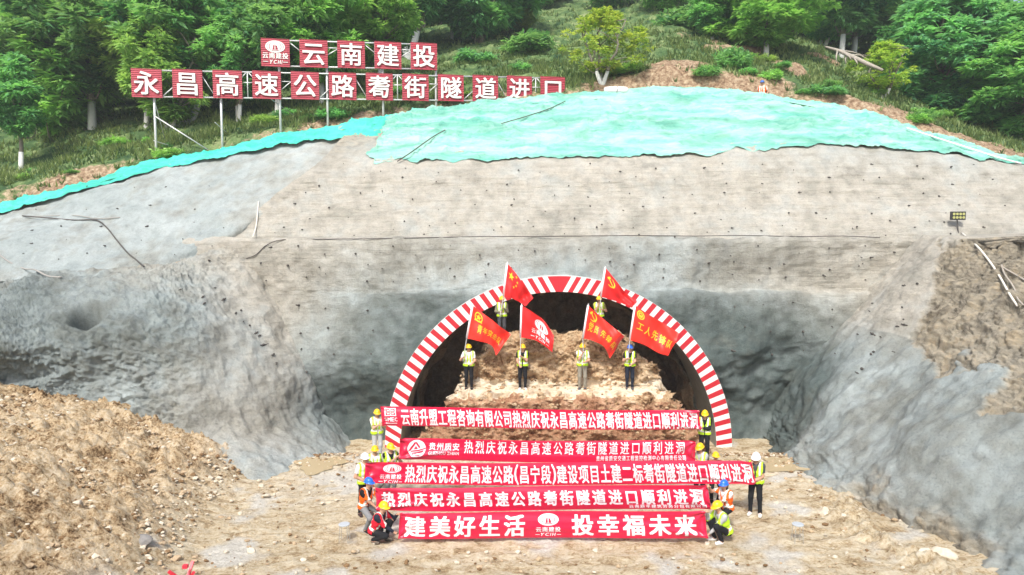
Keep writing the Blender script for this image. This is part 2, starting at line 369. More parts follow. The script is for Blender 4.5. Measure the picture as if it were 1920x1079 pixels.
def ctrl(rows):
    """rows of (us, vs, Ys, tones): picture-derived control points with their own distances -> world positions and tones"""
    C, T = [], []
    for us, vs, Ys, ts in rows:
        n = len(us); vs = [vs] * n if np.isscalar(vs) else vs; Ys = [Ys] * n if np.isscalar(Ys) else Ys
        ts = [ts] * n if isinstance(ts, tuple) else ts
        C.append([P(u, v, y) for u, v, y in zip(us, vs, Ys)]); T.append(ts)
    return np.array(C), np.array(T, float)
def loft(C, n_r, n_c): return np.swapaxes(crom(np.swapaxes(crom(C, n_r), 0, 1), n_c), 0, 1)
def slope(name, X, T, amps, keep=None, mat=None, surf=True, post=None):
    N_ = gnormal(X); N_ = np.where((N_[..., 1:2] > 0) & (N_[..., 2:3] < .3), -N_, N_)
    d = 0
    for a, s, rid, st in amps: d = d + a * (fbm(X * np.array(st) * s + 5 * s, 4, .55, rid) - (.5 if rid else 0))
    if callable(post): d = d + post(X)
    X = X + N_ * d[..., None]
    # tones wander with noise so that edges of sprayed batches look sprayed
    T = np.clip(T + (.34 * fbm(X * .55 + 40, 4)[..., None] + .25 * fbm(X * 2.2 + 3, 3)[..., None]) * np.array([1, .3, .9]), 0, 1)
    V = X.reshape(-1, 3); tt = np.concatenate([T.reshape(-1, 3), np.ones((len(V), 1))], 1)
    k = None if keep is None else keep(X).ravel()
    o = link(name, mesh(name, V, gridF(*X.shape[:2], k), mat or M_SHOT, attrs={'tone': tt})); tag(o, kind='structure')
    if surf:
        u, v = proj(V); m = slice(None) if k is None else k
        SURF.append((V[m], u[m], v[m]))
    return X
BE, GR, DAMP_SHADE, SO = (1., 0, 0), (0., 0, 0), (0., 0, 1.), (.3, 1., 0)  # full third channel: one dark tone for damp and painted shade
MIXB, DG = (.5, 0, 0), (.15, 0, .6)
RINGY = 25.9
RC = P(1047, 846, RINGY); RR = P(1372, 846, RINGY)[0] - RC[0]; RC[2] = P(1047, 518, RINGY)[2] - RR
# the vertical headwall round the tunnel mouth
FU = [[600, 720, 860, 1047, 1230, 1390, 1575], [590, 715, 860, 1047, 1230, 1400, 1580], [572, 710, 860, 1047, 1235, 1410, 1595], [545, 705, 860, 1047, 1235, 1420, 1610],
      [520, 690, 860, 1047, 1240, 1420, 1640], [503, 690, 860, 1047, 1240, 1425, 1655], [470, 690, 860, 1047, 1240, 1450, 1725], [440, 690, 860, 1047, 1240, 1460, 1765], [435, 690, 860, 1047, 1240, 1460, 1770]]
FV = [862, 770, 700, 640, 558, 538, 456, 447, 444.8]
FY = [[26.6, 26.8, 26.6, 26.5, 26.6, 26.9, 26.6], [26.8, 27.0, 26.4, 26.3, 26.6, 27.3, 26.9], [26.2, 26.0, 26.2, 26.2, 26.3, 26.8, 26.8], [26.4, 26.3, 26.2, 26.2, 26.3, 26.5, 26.7],
      [26.9, 26.7, 26.35, 26.2, 26.4, 26.8, 27.0], [27.0, 26.8, 26.55, 26.45, 26.8, 27.3, 27.4], [27.2, 26.95, 26.75, 26.65, 26.85, 27.15, 27.5], [27.8] * 7, [28.5] * 7]
W2 = (.1, 0, 1.0); W3 = (.1, 0, .75)  # dark corners and patches by the arch: recess shade painted in with damp
FT = [[DAMP_SHADE, DAMP_SHADE, DAMP_SHADE, DAMP_SHADE, DAMP_SHADE, DAMP_SHADE, DAMP_SHADE], [DAMP_SHADE, DAMP_SHADE, DG, DG, DAMP_SHADE, DAMP_SHADE, DAMP_SHADE], [DG, W2, DG, DG, DAMP_SHADE, DAMP_SHADE, W2], [(.5, 0, .15), W3, W2, DG, W2, W2, (.35, 0, .6)],
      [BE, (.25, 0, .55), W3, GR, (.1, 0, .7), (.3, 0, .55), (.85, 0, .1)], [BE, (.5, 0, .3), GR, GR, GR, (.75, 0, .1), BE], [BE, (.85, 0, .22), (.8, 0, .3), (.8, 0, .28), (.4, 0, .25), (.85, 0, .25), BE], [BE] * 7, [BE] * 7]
for r, (dl, dr) in enumerate(((0, -60), (0, -60), (0, -60), (0, -20), (0, 0), (0, 0), (0, 0), (0, 0), (0, 0))):
    FU[r][-1] += dr
FU = [[a[0] - 150] + a + [a[-1] + 150] for a in FU]; FY = [[a[0] - .2] + a + [a[-1] - .3] for a in FY]; FT = [[a[0]] + a + [a[-1]] for a in FT]
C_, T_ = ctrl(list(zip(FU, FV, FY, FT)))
def face_keep(X): return np.hypot(X[..., 0] - RC[0], np.maximum(X[..., 2] - RC[2], 0)) > RR - .18
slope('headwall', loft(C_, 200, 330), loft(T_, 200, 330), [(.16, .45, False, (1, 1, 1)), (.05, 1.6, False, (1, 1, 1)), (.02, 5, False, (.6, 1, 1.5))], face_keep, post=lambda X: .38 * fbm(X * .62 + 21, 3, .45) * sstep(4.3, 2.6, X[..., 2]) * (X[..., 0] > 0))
# benched slope above
BU = [[425, 560, 800, 1047, 1300, 1560, 1800, 2000, 2320], [515, 620, 820, 1050, 1300, 1570, 1820, 2040, 2370], [590, 690, 880, 1060, 1300, 1570, 1850, 2060, 2420], [660, 740, 900, 1060, 1300, 1560, 1910, 2100, 2450]]
BV = [[450, 448, 447, 446, 446, 446, 438, 437, 436], 365, [312, 308, 304, 299, 291, 276, 302, 340, 380], [240, 226, 201, 186, 173, 206, 309, 353, 393]]
BY = [[27.6, 27.7, 27.7, 27.7, 27.7, 27.7, 27.6, 27.3, 27], [28.8, 29.1, 29.3, 29.3, 29.3, 29.2, 29, 28.8, 28.4], [30.2, 30.4, 30.6, 30.7, 30.8, 30.9, 30.2, 29.6, 29], [34.1, 34.5, 35.2, 35.9, 36.2, 34.9, 31.3, 30.2, 29.4]]
bt = (.92, 0, 0)
C_, T_ = ctrl([(BU[0], 480, BY[0], [bt] * 9), (BU[0], BV[0], BY[0], [bt] * 9), (BU[1], BV[1], BY[1], [bt] * 9), (BU[2], BV[2], BY[2], [(.8, .1, 0)] + [bt] * 4 + [(.6, 0, 0)] * 4), (BU[3], BV[3], BY[3], [(.3, 1, 0)] * 9)])
XB = slope('bench_slope', loft(C_, 150, 420), loft(T_, 150, 420), [(.07, .4, False, (1, 1, 1)), (.035, 1.5, False, (.4, 1, 2.4)), (.015, 5, False, (.4, 1, 2.5))])
# pale facet on the upper left
CU = [[-320, -100, 0, 140, 270, 330, 430], [-320, -100, 20, 170, 330, 430, 520], [-320, -100, 0, 150, 285, 470, 650], [-320, -100, 0, 150, 285, 480, 690]]
CV = [[560, 537, 527, 517, 508, 492, 464], [500, 470, 455, 440, 420, 410, 380], [452, 427, 405, 363, 325, 284, 262], [440, 417, 395, 353, 312, 271, 232]]
CY = [[23.6, 24.4, 24.9, 25.4, 25.9, 26.5, 27.6], [25.4, 26.3, 26.9, 27.4, 27.9, 28.2, 28.9], [28.2, 29.2, 29.8, 30.8, 31.5, 32.5, 33.2], [28.8, 29.7, 30.3, 31.2, 32.0, 33.1, 34.3]]
ct = (.0, 0, 0)
CU = [a + [a[-1] + 45] for a in CU]; CV = [a + [a[-1] + 2] for a in CV]; CY = [a + [a[-1] + 1.5] for a in CY]
C_, T_ = ctrl([(a, b, c, [ct] * 5 + [(.05, 0, 0), (.5, 0, 0), (.95, 0, 0)]) for a, b, c in zip(CU, CV, CY)])
XC = slope('facet_slope', loft(C_, 120, 300), loft(T_, 120, 300), [(.16, .35, False, (1, 1, 1)), (.05, 1.3, False, (1, 1, 1)), (.012, 5, False, (1, 1, 1))])
# rough grey buttress on the left
DU = [[-320, -100, 0, 140, 270, 360, 445], [-320, -100, 0, 70, 270, 350, 458], [-320, -100, 0, 100, 300, 420, 522], [-320, -100, 0, 130, 350, 480, 574], [-320, -100, 0, 150, 390, 520, 597], [-320, -100, 0, 200, 455, 572, 630]]
DV = [[560, 536, 526, 516, 507, 490, 458], [600, 570, 555, 530, 510, 505, 470], [680, 650, 640, 630, 610, 600, 590], [790, 760, 745, 740, 720, 710, 700], [900, 870, 860, 860, 830, 800, 770], [1000, 960, 950, 945, 916, 872, 852]]
DY = [[24.0, 25.0, 25.6, 26.0, 26.4, 26.9, 27.9], [22.1, 22.6, 23.2, 23.9, 24.8, 25.7, 27.4], [19.9, 20.4, 20.8, 21.4, 22.7, 24.4, 26.6], [20.0, 20.7, 21.1, 21.5, 22.2, 23.9, 26.2], [18.8, 19.6, 20.2, 20.5, 21.4, 23.4, 26.4], [18.2, 19.1, 19.3, 19.6, 20.2, 22.4, 24.2]]
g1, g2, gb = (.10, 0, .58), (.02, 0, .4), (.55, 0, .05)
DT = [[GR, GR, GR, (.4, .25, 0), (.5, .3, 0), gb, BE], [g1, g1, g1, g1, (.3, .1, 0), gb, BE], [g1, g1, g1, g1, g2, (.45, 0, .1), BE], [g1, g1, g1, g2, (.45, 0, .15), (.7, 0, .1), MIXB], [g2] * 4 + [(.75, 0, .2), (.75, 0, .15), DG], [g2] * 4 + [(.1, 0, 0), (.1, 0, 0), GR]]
DU.append(DU[-1]); DV.append([v + 60 for v in DV[-1]]); DY.append([y - .1 for y in DY[-1]]); DT.append(DT[-1])
DU = [a + [a[-1] + 35] for a in DU]; DV = [a + [a[-1]] for a in DV]; DY = [a + [a[-1] + 1.8] for a in DY]; DT = [a + [a[-1]] for a in DT]
C_, T_ = ctrl(list(zip(DU, DV, DY, DT)))
def drough(X):
    k = sstep(-9.3, -12.3, X[..., 0])
    return k * (.05 * (fbm(X * 2.2, 6, .72, True) - .6) + .07 * fbm(X * 2.6, 7, .75) + .12 * np.clip(fbm(X * .5 + 2, 3), -1, 1) + .22 * (fbm(X * 2.0, 5, .7, True) - .5) * np.exp(-((X[..., 2] - 1.6 + .25 * (X[..., 0] + 10)) / .8) ** 2) * sstep(-13.5, -11, X[..., 0]) - 1.5 * np.exp(-((X[..., 0] + 14.0) ** 2 / .16 + (X[..., 2] - 4.9 + .25 * (X[..., 0] + 14)) ** 2 / .05))) + (1 - k) * .05 * fbm(X * np.array([2.0, 2.0, .35]), 4)
slope('buttress', loft(C_, 300, 420), loft(T_, 300, 420), [(.16, .45, False, (1, 1, 1)), (.03, 3, False, (1, 1, 1))], post=drough)
# right-hand flank, running towards the camera
def make_flank():
    ys = np.linspace(27.4, 4.0, 330); zs = np.concatenate([np.linspace(-1.2, 7.45, 240), [7.55, 7.62, 7.66, 7.7, 7.75, 7.8, 7.9]])
    x0 = np.interp(ys, [4, 12, 15.4, 16.4, 17.6, 19, 22.3, 24.5, 26, 27.4], [12.6, 11.6, 10.7, 10.2, 9.6, 9.5, 9.6, 10.0, 10.3, 10.6])
    x0 = np.convolve(np.pad(x0, 12, 'edge'), np.ones(25) / 25, 'valid')
    X = np.zeros((len(zs), len(ys), 3))
    for j, y in enumerate(ys):
        k = sstep(25.5, 20.5, y)
        far = np.interp(np.clip(zs, -2, 7.45), [-1, 0, 1.9, 4.2, 5.5, 7.45], [-.3, 0, .9, 2.7, 3.8, 5.9])
        nearp = np.interp(np.clip(zs, -2, 7.45), [-1, 0, 2, 4, 7.45], [-.7, 0, 1.9, 3.9, 7.1])
        px = far * (1 - k) + nearp * k
        px = px + np.where(zs > 7.46, (zs - 7.46) * 24, 0)
        X[:, j, 0] = x0[j] + px; X[:, j, 1] = y; X[:, j, 2] = zs
    x, y, z = X[..., 0], X[..., 1], X[..., 2]
    zb = np.interp(y, [6, 17.3, 21.5, 22.5, 24.5, 26.5], [3.3, 3.3, 3.75, 4.3, 7.2, 8.2]) + .9 * fbm(X * .7 + 2, 4)
    soil = sstep(-.14, .10, z - zb + .35 * fbm(X * 2.4 + 5, 4, .6))
    soil = np.maximum(soil, sstep(.75, .25, z + .5 * fbm(X * 1.1 + 9, 4)) * sstep(14.5, 16, y) * sstep(20.5, 18.5, y))
    damp_shade = .33 + .9 * sstep(22.5, 25.0, y) * sstep(4.2, 2.0, z)  # grey overall; far low corner darker, recess shade painted in with damp
    damp_shade = np.where(z > 4.2, 0, damp_shade) * .9
    beige = sstep(3.2, 5.5, z + .1 * (y - 22)) * .9 * (y > 20) + .15
    T = np.stack([beige, soil, np.clip(damp_shade - soil, 0, 1)], -1)
    def post(X):
        dr = .11 * fbm(X * np.array([.7, 1.5, .35]), 4, .55) * sstep(5, 3, z)
        return dr + soil * (-.22 + .09 * (fbm(X * 2.3, 6, .74, True) - .6) + .16 * fbm(np.stack([X[..., 0] * 1.2, (X[..., 1] - X[..., 2]) * .5, (X[..., 2] + X[..., 1]) * 1.5], -1), 7, .66)) + .16 * (fbm(X * 2.2, 4, .65)) * sstep(1.3, 0, z)
    return slope('flank', X, T, [(.20, .35, False, (1, 1, 1)), (.03, 1.5, False, (1, 1, 1)), (.015, 5, False, (1, 1, 1))], post=post)
make_flank()

# hillside behind the crest
CRU = [-700, -320, -100, 0, 285, 400, 505, 592, 697, 800, 912, 1060, 1180, 1310, 1440, 1560, 1700, 1800, 1910, 2100, 2450, 2900]
CRV = [450, 440, 414, 392, 309, 288, 264, 247, 228, 212, 196, 183, 176, 170, 180, 203, 242, 275, 306, 350, 390, 420]
CRY = [28, 29.0, 29.8, 30.5, 32.2, 32.8, 33.4, 33.9, 34.4, 34.9, 35.4, 36, 36.2, 36.3, 35.8, 35, 33.5, 32.3, 31.2, 30.2, 29.4, 28.5]
def make_hill():
    uu = np.linspace(-700, 2900, 420); vv = np.interp(uu, CRU, CRV); yy = np.interp(uu, CRU, CRY)
    k = np.ones(9) / 9
    vv = np.convolve(np.pad(vv, 4, 'edge'), k, 'valid'); yy = np.convolve(np.pad(yy, 4, 'edge'), k, 'valid')
    C0 = np.array([P(u, v + 6, y) for u, v, y in zip(uu, vv, yy)])
    d = np.concatenate([np.linspace(-.6, 14, 130), np.linspace(14.2, 95, 130)])
    m = np.interp(uu, [-700, 0, 300, 700, 1000, 1550, 1750, 1950, 2900], [.34, .36, .37, .42, .46, .46, .36, .30, .30])
    D, S = np.meshgrid(d, np.arange(len(uu)), indexing='ij')
    X = np.zeros(D.shape + (3,)); Dp = np.clip(D, 0, None)
    X[..., 0] = C0[S][..., 0] * (1 + Dp * .022); X[..., 1] = C0[S][..., 1] + D
    wob = fbm(np.stack([X[..., 0] * .12, X[..., 1] * .12, 0 * D], -1) + 31, 3)
    bank = np.interp(uu, [-700, 100, 500, 900, 1150, 1250, 1450, 1650, 1800, 2000], [.5, .5, .35, .3, .5, 1.1, .75, .55, .2, .2])[S]
    t = D / 3.1 + 1.4 * wob; step = (np.floor(t) + sstep(.55, 1.0, t - np.floor(t))) * 3.1 - 1.4 * 3.1 * wob
    terr = .6 * (np.clip(step, 0, None) - Dp) * sstep(2, 6, D)
    X[..., 2] = C0[S][..., 2] + m[S] * (Dp + terr) + bank * sstep(.7 + .5 * wob, 1.5 + .5 * wob, D) - .12 * (D < 0.1)
    X[..., 2] += (.25 * wob + .12 * fbm(X * .9, 4)) * sstep(1, 4, D) + .10 * fbm(X * 2.2, 3) * sstep(.3, 1, D)
    U = uu[S]
    soil = np.clip(1.05 - .55 * np.abs(D - .8) + .5 * fbm(X * .5 + 7, 4), 0, 1) * np.interp(uu, [-700, 0, 150, 320, 480, 620, 1050, 1150, 1750, 2200], [.7, .8, .75, .2, .5, .75, .55, 1.05, 1.05, .9])[S]
    patch = sstep(.22, .5, fbm(X * .22 + 60, 3)) * np.interp(uu, [900, 1150, 1250, 1650, 1800], [0, .5, 1, 1, 0])[S] * sstep(16, 9, D)
    soil = np.clip(np.maximum(soil, patch), 0, 1)
    soil = np.maximum(soil, np.interp(uu, [1640, 1700, 1900, 2000], [0, .95, .9, .6])[S] * sstep(4.6, 3.2, D + .8 * wob))
    V = X.reshape(-1, 3); so_ = soil.ravel()
    o = link('hillside', mesh('hillside', V, gridF(*D.shape), M_HILL, attrs={'tone': np.stack([so_, so_ * 0, so_ * 0, so_ * 0 + 1], 1)})); tag(o, kind='structure')
    return X, soil, D, U
HX, HSOIL, HD, HU = make_hill()
_hv = HX.reshape(-1, 3); _hu, _hw = proj(_hv); _hd = HD.ravel()
def onhill(u, v):
    d = (_hu - u) ** 2 + (_hw - v) ** 2; i = np.argsort(d)[:6]; return _hv[i[np.argmin(_hv[i, 1])]].copy()

# dust nets
def net(name, C, n_r, n_c, lift, mat, label, seed, edge):
    X = loft(C, n_r, n_c); N_ = gnormal(X); N_ = np.where(N_[..., 2:3] < 0, -N_, N_)
    q = X + seed
    r = np.linspace(1, 0, n_r)[:, None] ** 8
    wr = .09 * fbm(q * .8, 4, .55) + .07 * (fbm(q * np.array([.8, 1.6, 1.6]), 4, .6, True) - .6) + .03 * fbm(q * 4, 3)
    cs, rw = np.linspace(0, 1, n_c)[None] + .012 * fbm(q * .5 + 2, 3), np.linspace(0, 1, n_r)[:, None] + .05 * fbm(q * .45 + 8, 3)
    for k_, c0 in enumerate((.13, .335, .52, .70, .86)): wr = wr + edge * .07 * np.exp(-((cs - c0 - .03 * (k_ % 3 - 1) * rw) / .0022) ** 2)
    for r0 in (.30, .62): wr = wr + edge * .06 * np.exp(-((rw - r0) / .012) ** 2)
    wr = wr + .11 * np.clip(1 - 2.4 * np.abs(noise(q * np.array([.55, 1.1, 1.4]) + 50)), 0, 1) ** 3 + .05 * np.clip(1 - 2.6 * np.abs(noise(q * np.array([1.6, 2.4, 2.4]) + 90)), 0, 1) ** 2
    X = X + N_ * (lift + wr * (1 - .7 * r))[..., None]
    hn = r * fbm(np.stack([q[..., 0] * .8, q[..., 0] * 0, q[..., 0] * 0], -1), 5, .6) * edge; X[..., 1] += .17 * hn; X[..., 2] += .20 * hn
    cc = np.linspace(0, 1, n_c)[None] * n_c / 9; lf = np.exp(-cc) * fbm(np.stack([q[..., 2] * 1.3, q[..., 0] * 0, q[..., 0] * 0 + 5], -1), 4) * edge; X[..., 0] += .7 * lf
    o = link(name, mesh(name, X.reshape(-1, 3), gridF(n_r, n_c), mat)); tag(o, label, 'net')
    u, v = proj(X.reshape(-1, 3)); SURF.append((X.reshape(-1, 3), u, v)); return o
NU = [695, 745, 900, 1060, 1300, 1570, 1740, 1850, 1925, 2060, 2420]
lo = np.array([P(u, v, y) for u, v, y in zip(NU, [307, 305, 303, 298, 291, 275, 286, 300, 315, 342, 382], [30.4, 30.5, 30.6, 30.7, 30.8, 30.9, 30.6, 30.2, 30.0, 29.6, 29])])
hi = np.array([P(u, v, y) for u, v, y in zip([722, 765, 900, 1060, 1300, 1560, 1700, 1800, 1912, 2100, 2450], [229, 217, 198, 183, 170.5, 203, 242, 275, 306, 352, 392], [34.35, 34.7, 35.3, 36, 36.3, 35, 33.5, 32.3, 31.2, 30.2, 29.4])])
mid = .5 * (lo + hi) + np.array([0, -.05, .10]); hem = hi + np.array([0, .5, -.15])
net('dust_net', np.array([lo, mid, hi, hem]), 170, 620, .05, M_NETP, 'pale mint green dust net spread over the crown of the cut slope', 3.0, 1.0)
lo = np.array([P(u, v, y) for u, v, y in zip([-320, -100, 0, 150, 285, 400, 505, 600, 690, 735], [454, 429, 404, 363, 325, 301, 280, 266, 262, 262], [28.3, 29.3, 29.9, 30.8, 31.6, 32.0, 32.5, 32.9, 33.0, 33.0])])
hi = np.array([P(u, v, y) for u, v, y in zip([-320, -100, 0, 150, 285, 400, 505, 597, 697, 755], [440, 414, 390, 352, 309, 288, 264, 247, 228, 222], [29.0, 29.8, 30.5, 31.4, 32.2, 32.8, 33.4, 33.9, 34.4, 34.5])])
net('dust_net', np.array([lo, .5 * (lo + hi) + np.array([0, 0, .06]), hi, hi + np.array([0, .4, -.15])]), 40, 330, .08, M_NETB, 'bright teal dust net strip trimming the left crest below the sign posts', 9.0, .8)

# ------------------------------------------------------------ tunnel: striped portal ring, lining, rock face, core of soil
def make_portal():
    root = empty('tunnel_portal', (RC[0], RINGY, RC[2]), 'arched tunnel mouth with a red and white striped trim ring', 'tunnel portal')
    wdt = .60; rm = RR - wdt / 2; n = 26
    f1, f2, back = MB(), MB(), MB()
    def skew(th, left): return math.radians(np.interp(math.degrees(th), [0, 18, 43, 64, 90], [31, 17, -3, -10, -28]) if left else np.interp(math.degrees(th), [0, 20, 35, 78, 90], [8, 4, 8, -20, -28]))
    def edge(th, left):
        s = skew(th, left); out = []
        for k in (-1, 1):
            rr = rm + k * wdt / 2; t = th - k * math.tan(s) * (wdt / 2) / rm * -1
            out.append((rr, t))
        return out                                            # inner, outer as (radius, angle above the springing)
    def pt(r, t, left, y):
        x = math.cos(t) * r * (-1 if left else 1); return (x, y, math.sin(t) * r)
    pitch = (math.pi / 2) / (n + .25)
    for left in (0, 1):
        ths = [-.045] + [math.pi / 2 - pitch * (.25 + .5 * q) for q in range(2 * n + 1)][::-1]
        for q in range(len(ths) - 1):
            a, b = edge(ths[q], left), edge(ths[q + 1], left)
            if q == 0: a = [(rm - wdt / 2, -.045), (rm + wdt / 2, -.045)]
            quad = [pt(*a[0], left, -.02), pt(*a[1], left, -.02), pt(*b[1], left, -.02), pt(*b[0], left, -.02)]
            quad = [((min(p[0], 0) if left else max(p[0], 0)), p[1], p[2]) for p in quad]
            if left: quad = quad[::-1]
            ((f1 if q % 2 == 1 else f2) if q else f2).add(quad, [(0, 1, 2, 3)])
    a, b = edge(math.pi / 2 - pitch * .25, 1), edge(math.pi / 2 - pitch * .25, 0)
    f2.add([(0, -.02, RR - wdt), pt(*b[1], 0, -.02), (0, -.02, RR), pt(*a[1], 1, -.02)], [(0, 1, 2), (0, 2, 3)])
    # solid ring behind the painted face
    th = np.linspace(-.05, math.pi + .05, 90)
    V, F = [], []
    for t in th:
        c, s = math.cos(t), math.sin(t)
        for r, y in ((RR - wdt, 0), (RR + .01, 0), (RR + .01, 1.3), (RR - wdt, 1.3)): V.append((c * r, y, s * r))
    for i in range(len(th) - 1):
        for k in range(4): F.append((i * 4 + k, i * 4 + (k + 1) % 4, i * 4 + 4 + (k + 1) % 4, i * 4 + 4 + k))
    back.add(V, F)
    f1.build('white_stripes', M_WHITE, root); f2.build('red_stripes', M_RED, root)
    back.build('ring_frame', plain('ring_concrete', (.42, .44, .43), .85, bump=.3, scale=6, var=.2), root, smooth=True)
    # lining tube, then raw rock
    for nm, r0, y0, y1, mt, am in (('lining', RR - wdt - .004, .03, 2.6, M_LINING, .0), ('raw_rock_vault', RR - .5, 2.58, 8.2, M_DARK, .35)):
        tt = np.linspace(-.08, math.pi + .08, 120); ys = np.linspace(y0, y1, 50)
        Tg, Yg = np.meshgrid(tt, ys); X = np.stack([np.cos(Tg), Yg, np.sin(Tg)], -1)
        rr = r0 + am * fbm(np.stack([np.cos(Tg) * 3, Yg, np.sin(Tg) * 3], -1), 5, .6) - (.0 if am == 0 else .25)
        X[..., 0] *= rr; X[..., 2] *= rr
        link(nm, mesh(nm, X.reshape(-1, 3), gridF(50, 120), mt), root)
    xs = np.linspace(-6.6, 6.6, 90); zs = np.linspace(-.8, 6.8, 60); Xg, Zg = np.meshgrid(xs, zs)
    X = np.stack([Xg, 0 * Xg + 6.4, Zg], -1); X[..., 1] += .5 * fbm(X * .7 + 4, 5, .6)
    link('rock_face', mesh('rock_face', X.reshape(-1, 3), gridF(60, 90), M_DARK), root)
make_portal()
PB1, PB2 = 1.93, 3.68                                          # heights of the two benches of the soil core
def make_core():
    cx = RC[0] + .05
    xs = np.linspace(-6.4, 6.4, 190); s = np.linspace(0, 1, 230)
    # profile (y, z) from floor up over both benches
    prof = np.array([[23.55, -1.0], [23.75, .3], [23.95, 1.2], [24.1, 1.78], [24.25, 1.92], [24.95, 1.95], [25.06, 2.15], [25.16, 2.9], [25.26, 3.4], [25.38, 3.66], [26.2, 3.68], [28.5, 3.4], [31.5, 3.2]])
    L_ = np.concatenate([[0], np.cumsum(np.hypot(*np.diff(prof, axis=0).T))]); q = s * L_[-1]
    q = np.concatenate([np.linspace(0, 6.2, 190), np.linspace(6.4, L_[-1], 40)])
    py, pz = np.interp(q, L_, prof[:, 0]), np.interp(q, L_, prof[:, 1])
    X = np.zeros((len(q), len(xs), 3)); X[..., 0] = cx + xs[None]; X[..., 1] = py[:, None]; X[..., 2] = pz[:, None]
    # sides fall away from the top
    half = np.interp(pz, [-1, .3, 1.2, 1.93, 2.9, 3.68], [5.3, 4.85, 4.3, 3.85, 3.2, 2.35])[:, None]
    wob = .35 * fbm(X * .8 + 11, 4, .6)
    fall = np.clip(np.abs(xs)[None] - half + wob, 0, None)
    X[..., 2] = np.maximum(X[..., 2] - 2.6 * fall, -1.0)
    X[..., 1] += .45 * fall * (X[..., 2] > -.9)
    n_ = gnormal(X); n_ = np.where(n_[..., 1:2] > 0, -n_, n_)
    flat = ((pz > 1.9) & (pz < 1.96))[:, None] * 1.0
    X += n_ * ((.22 * (fbm(X * 1.2 + 3, 5, .62, True) - .6) + .07 * fbm(X * 4, 3)) * (1 - .8 * flat))[..., None]
    F = gridF(*X.shape[:2]); zc = X.reshape(-1, 3)[F].mean(1)
    mi = (zc[:, 2] + .35 * fbm(zc * .9, 3) < 1.72).astype(int) * (zc[:, 1] < 25.2)
    mi = np.where((zc[:, 2] > 1.74 + .12 * fbm(zc * 1.3, 3)) & (zc[:, 2] < 2.2 + .2 * fbm(zc * 1.7 + 4, 3)) & (zc[:, 1] > 24.0) & (zc[:, 1] < 25.3), 2, mi)
    o = link('soil_core', mesh('soil_core', X.reshape(-1, 3), F, [M_PILE, M_PILEF, M_BENCH], mi)); tag(o, 'stepped heap of tan and reddish soil left standing inside the tunnel mouth', 'soil heap')
    return X.reshape(-1, 3), n_.reshape(-1, 3)
CORE = make_core()
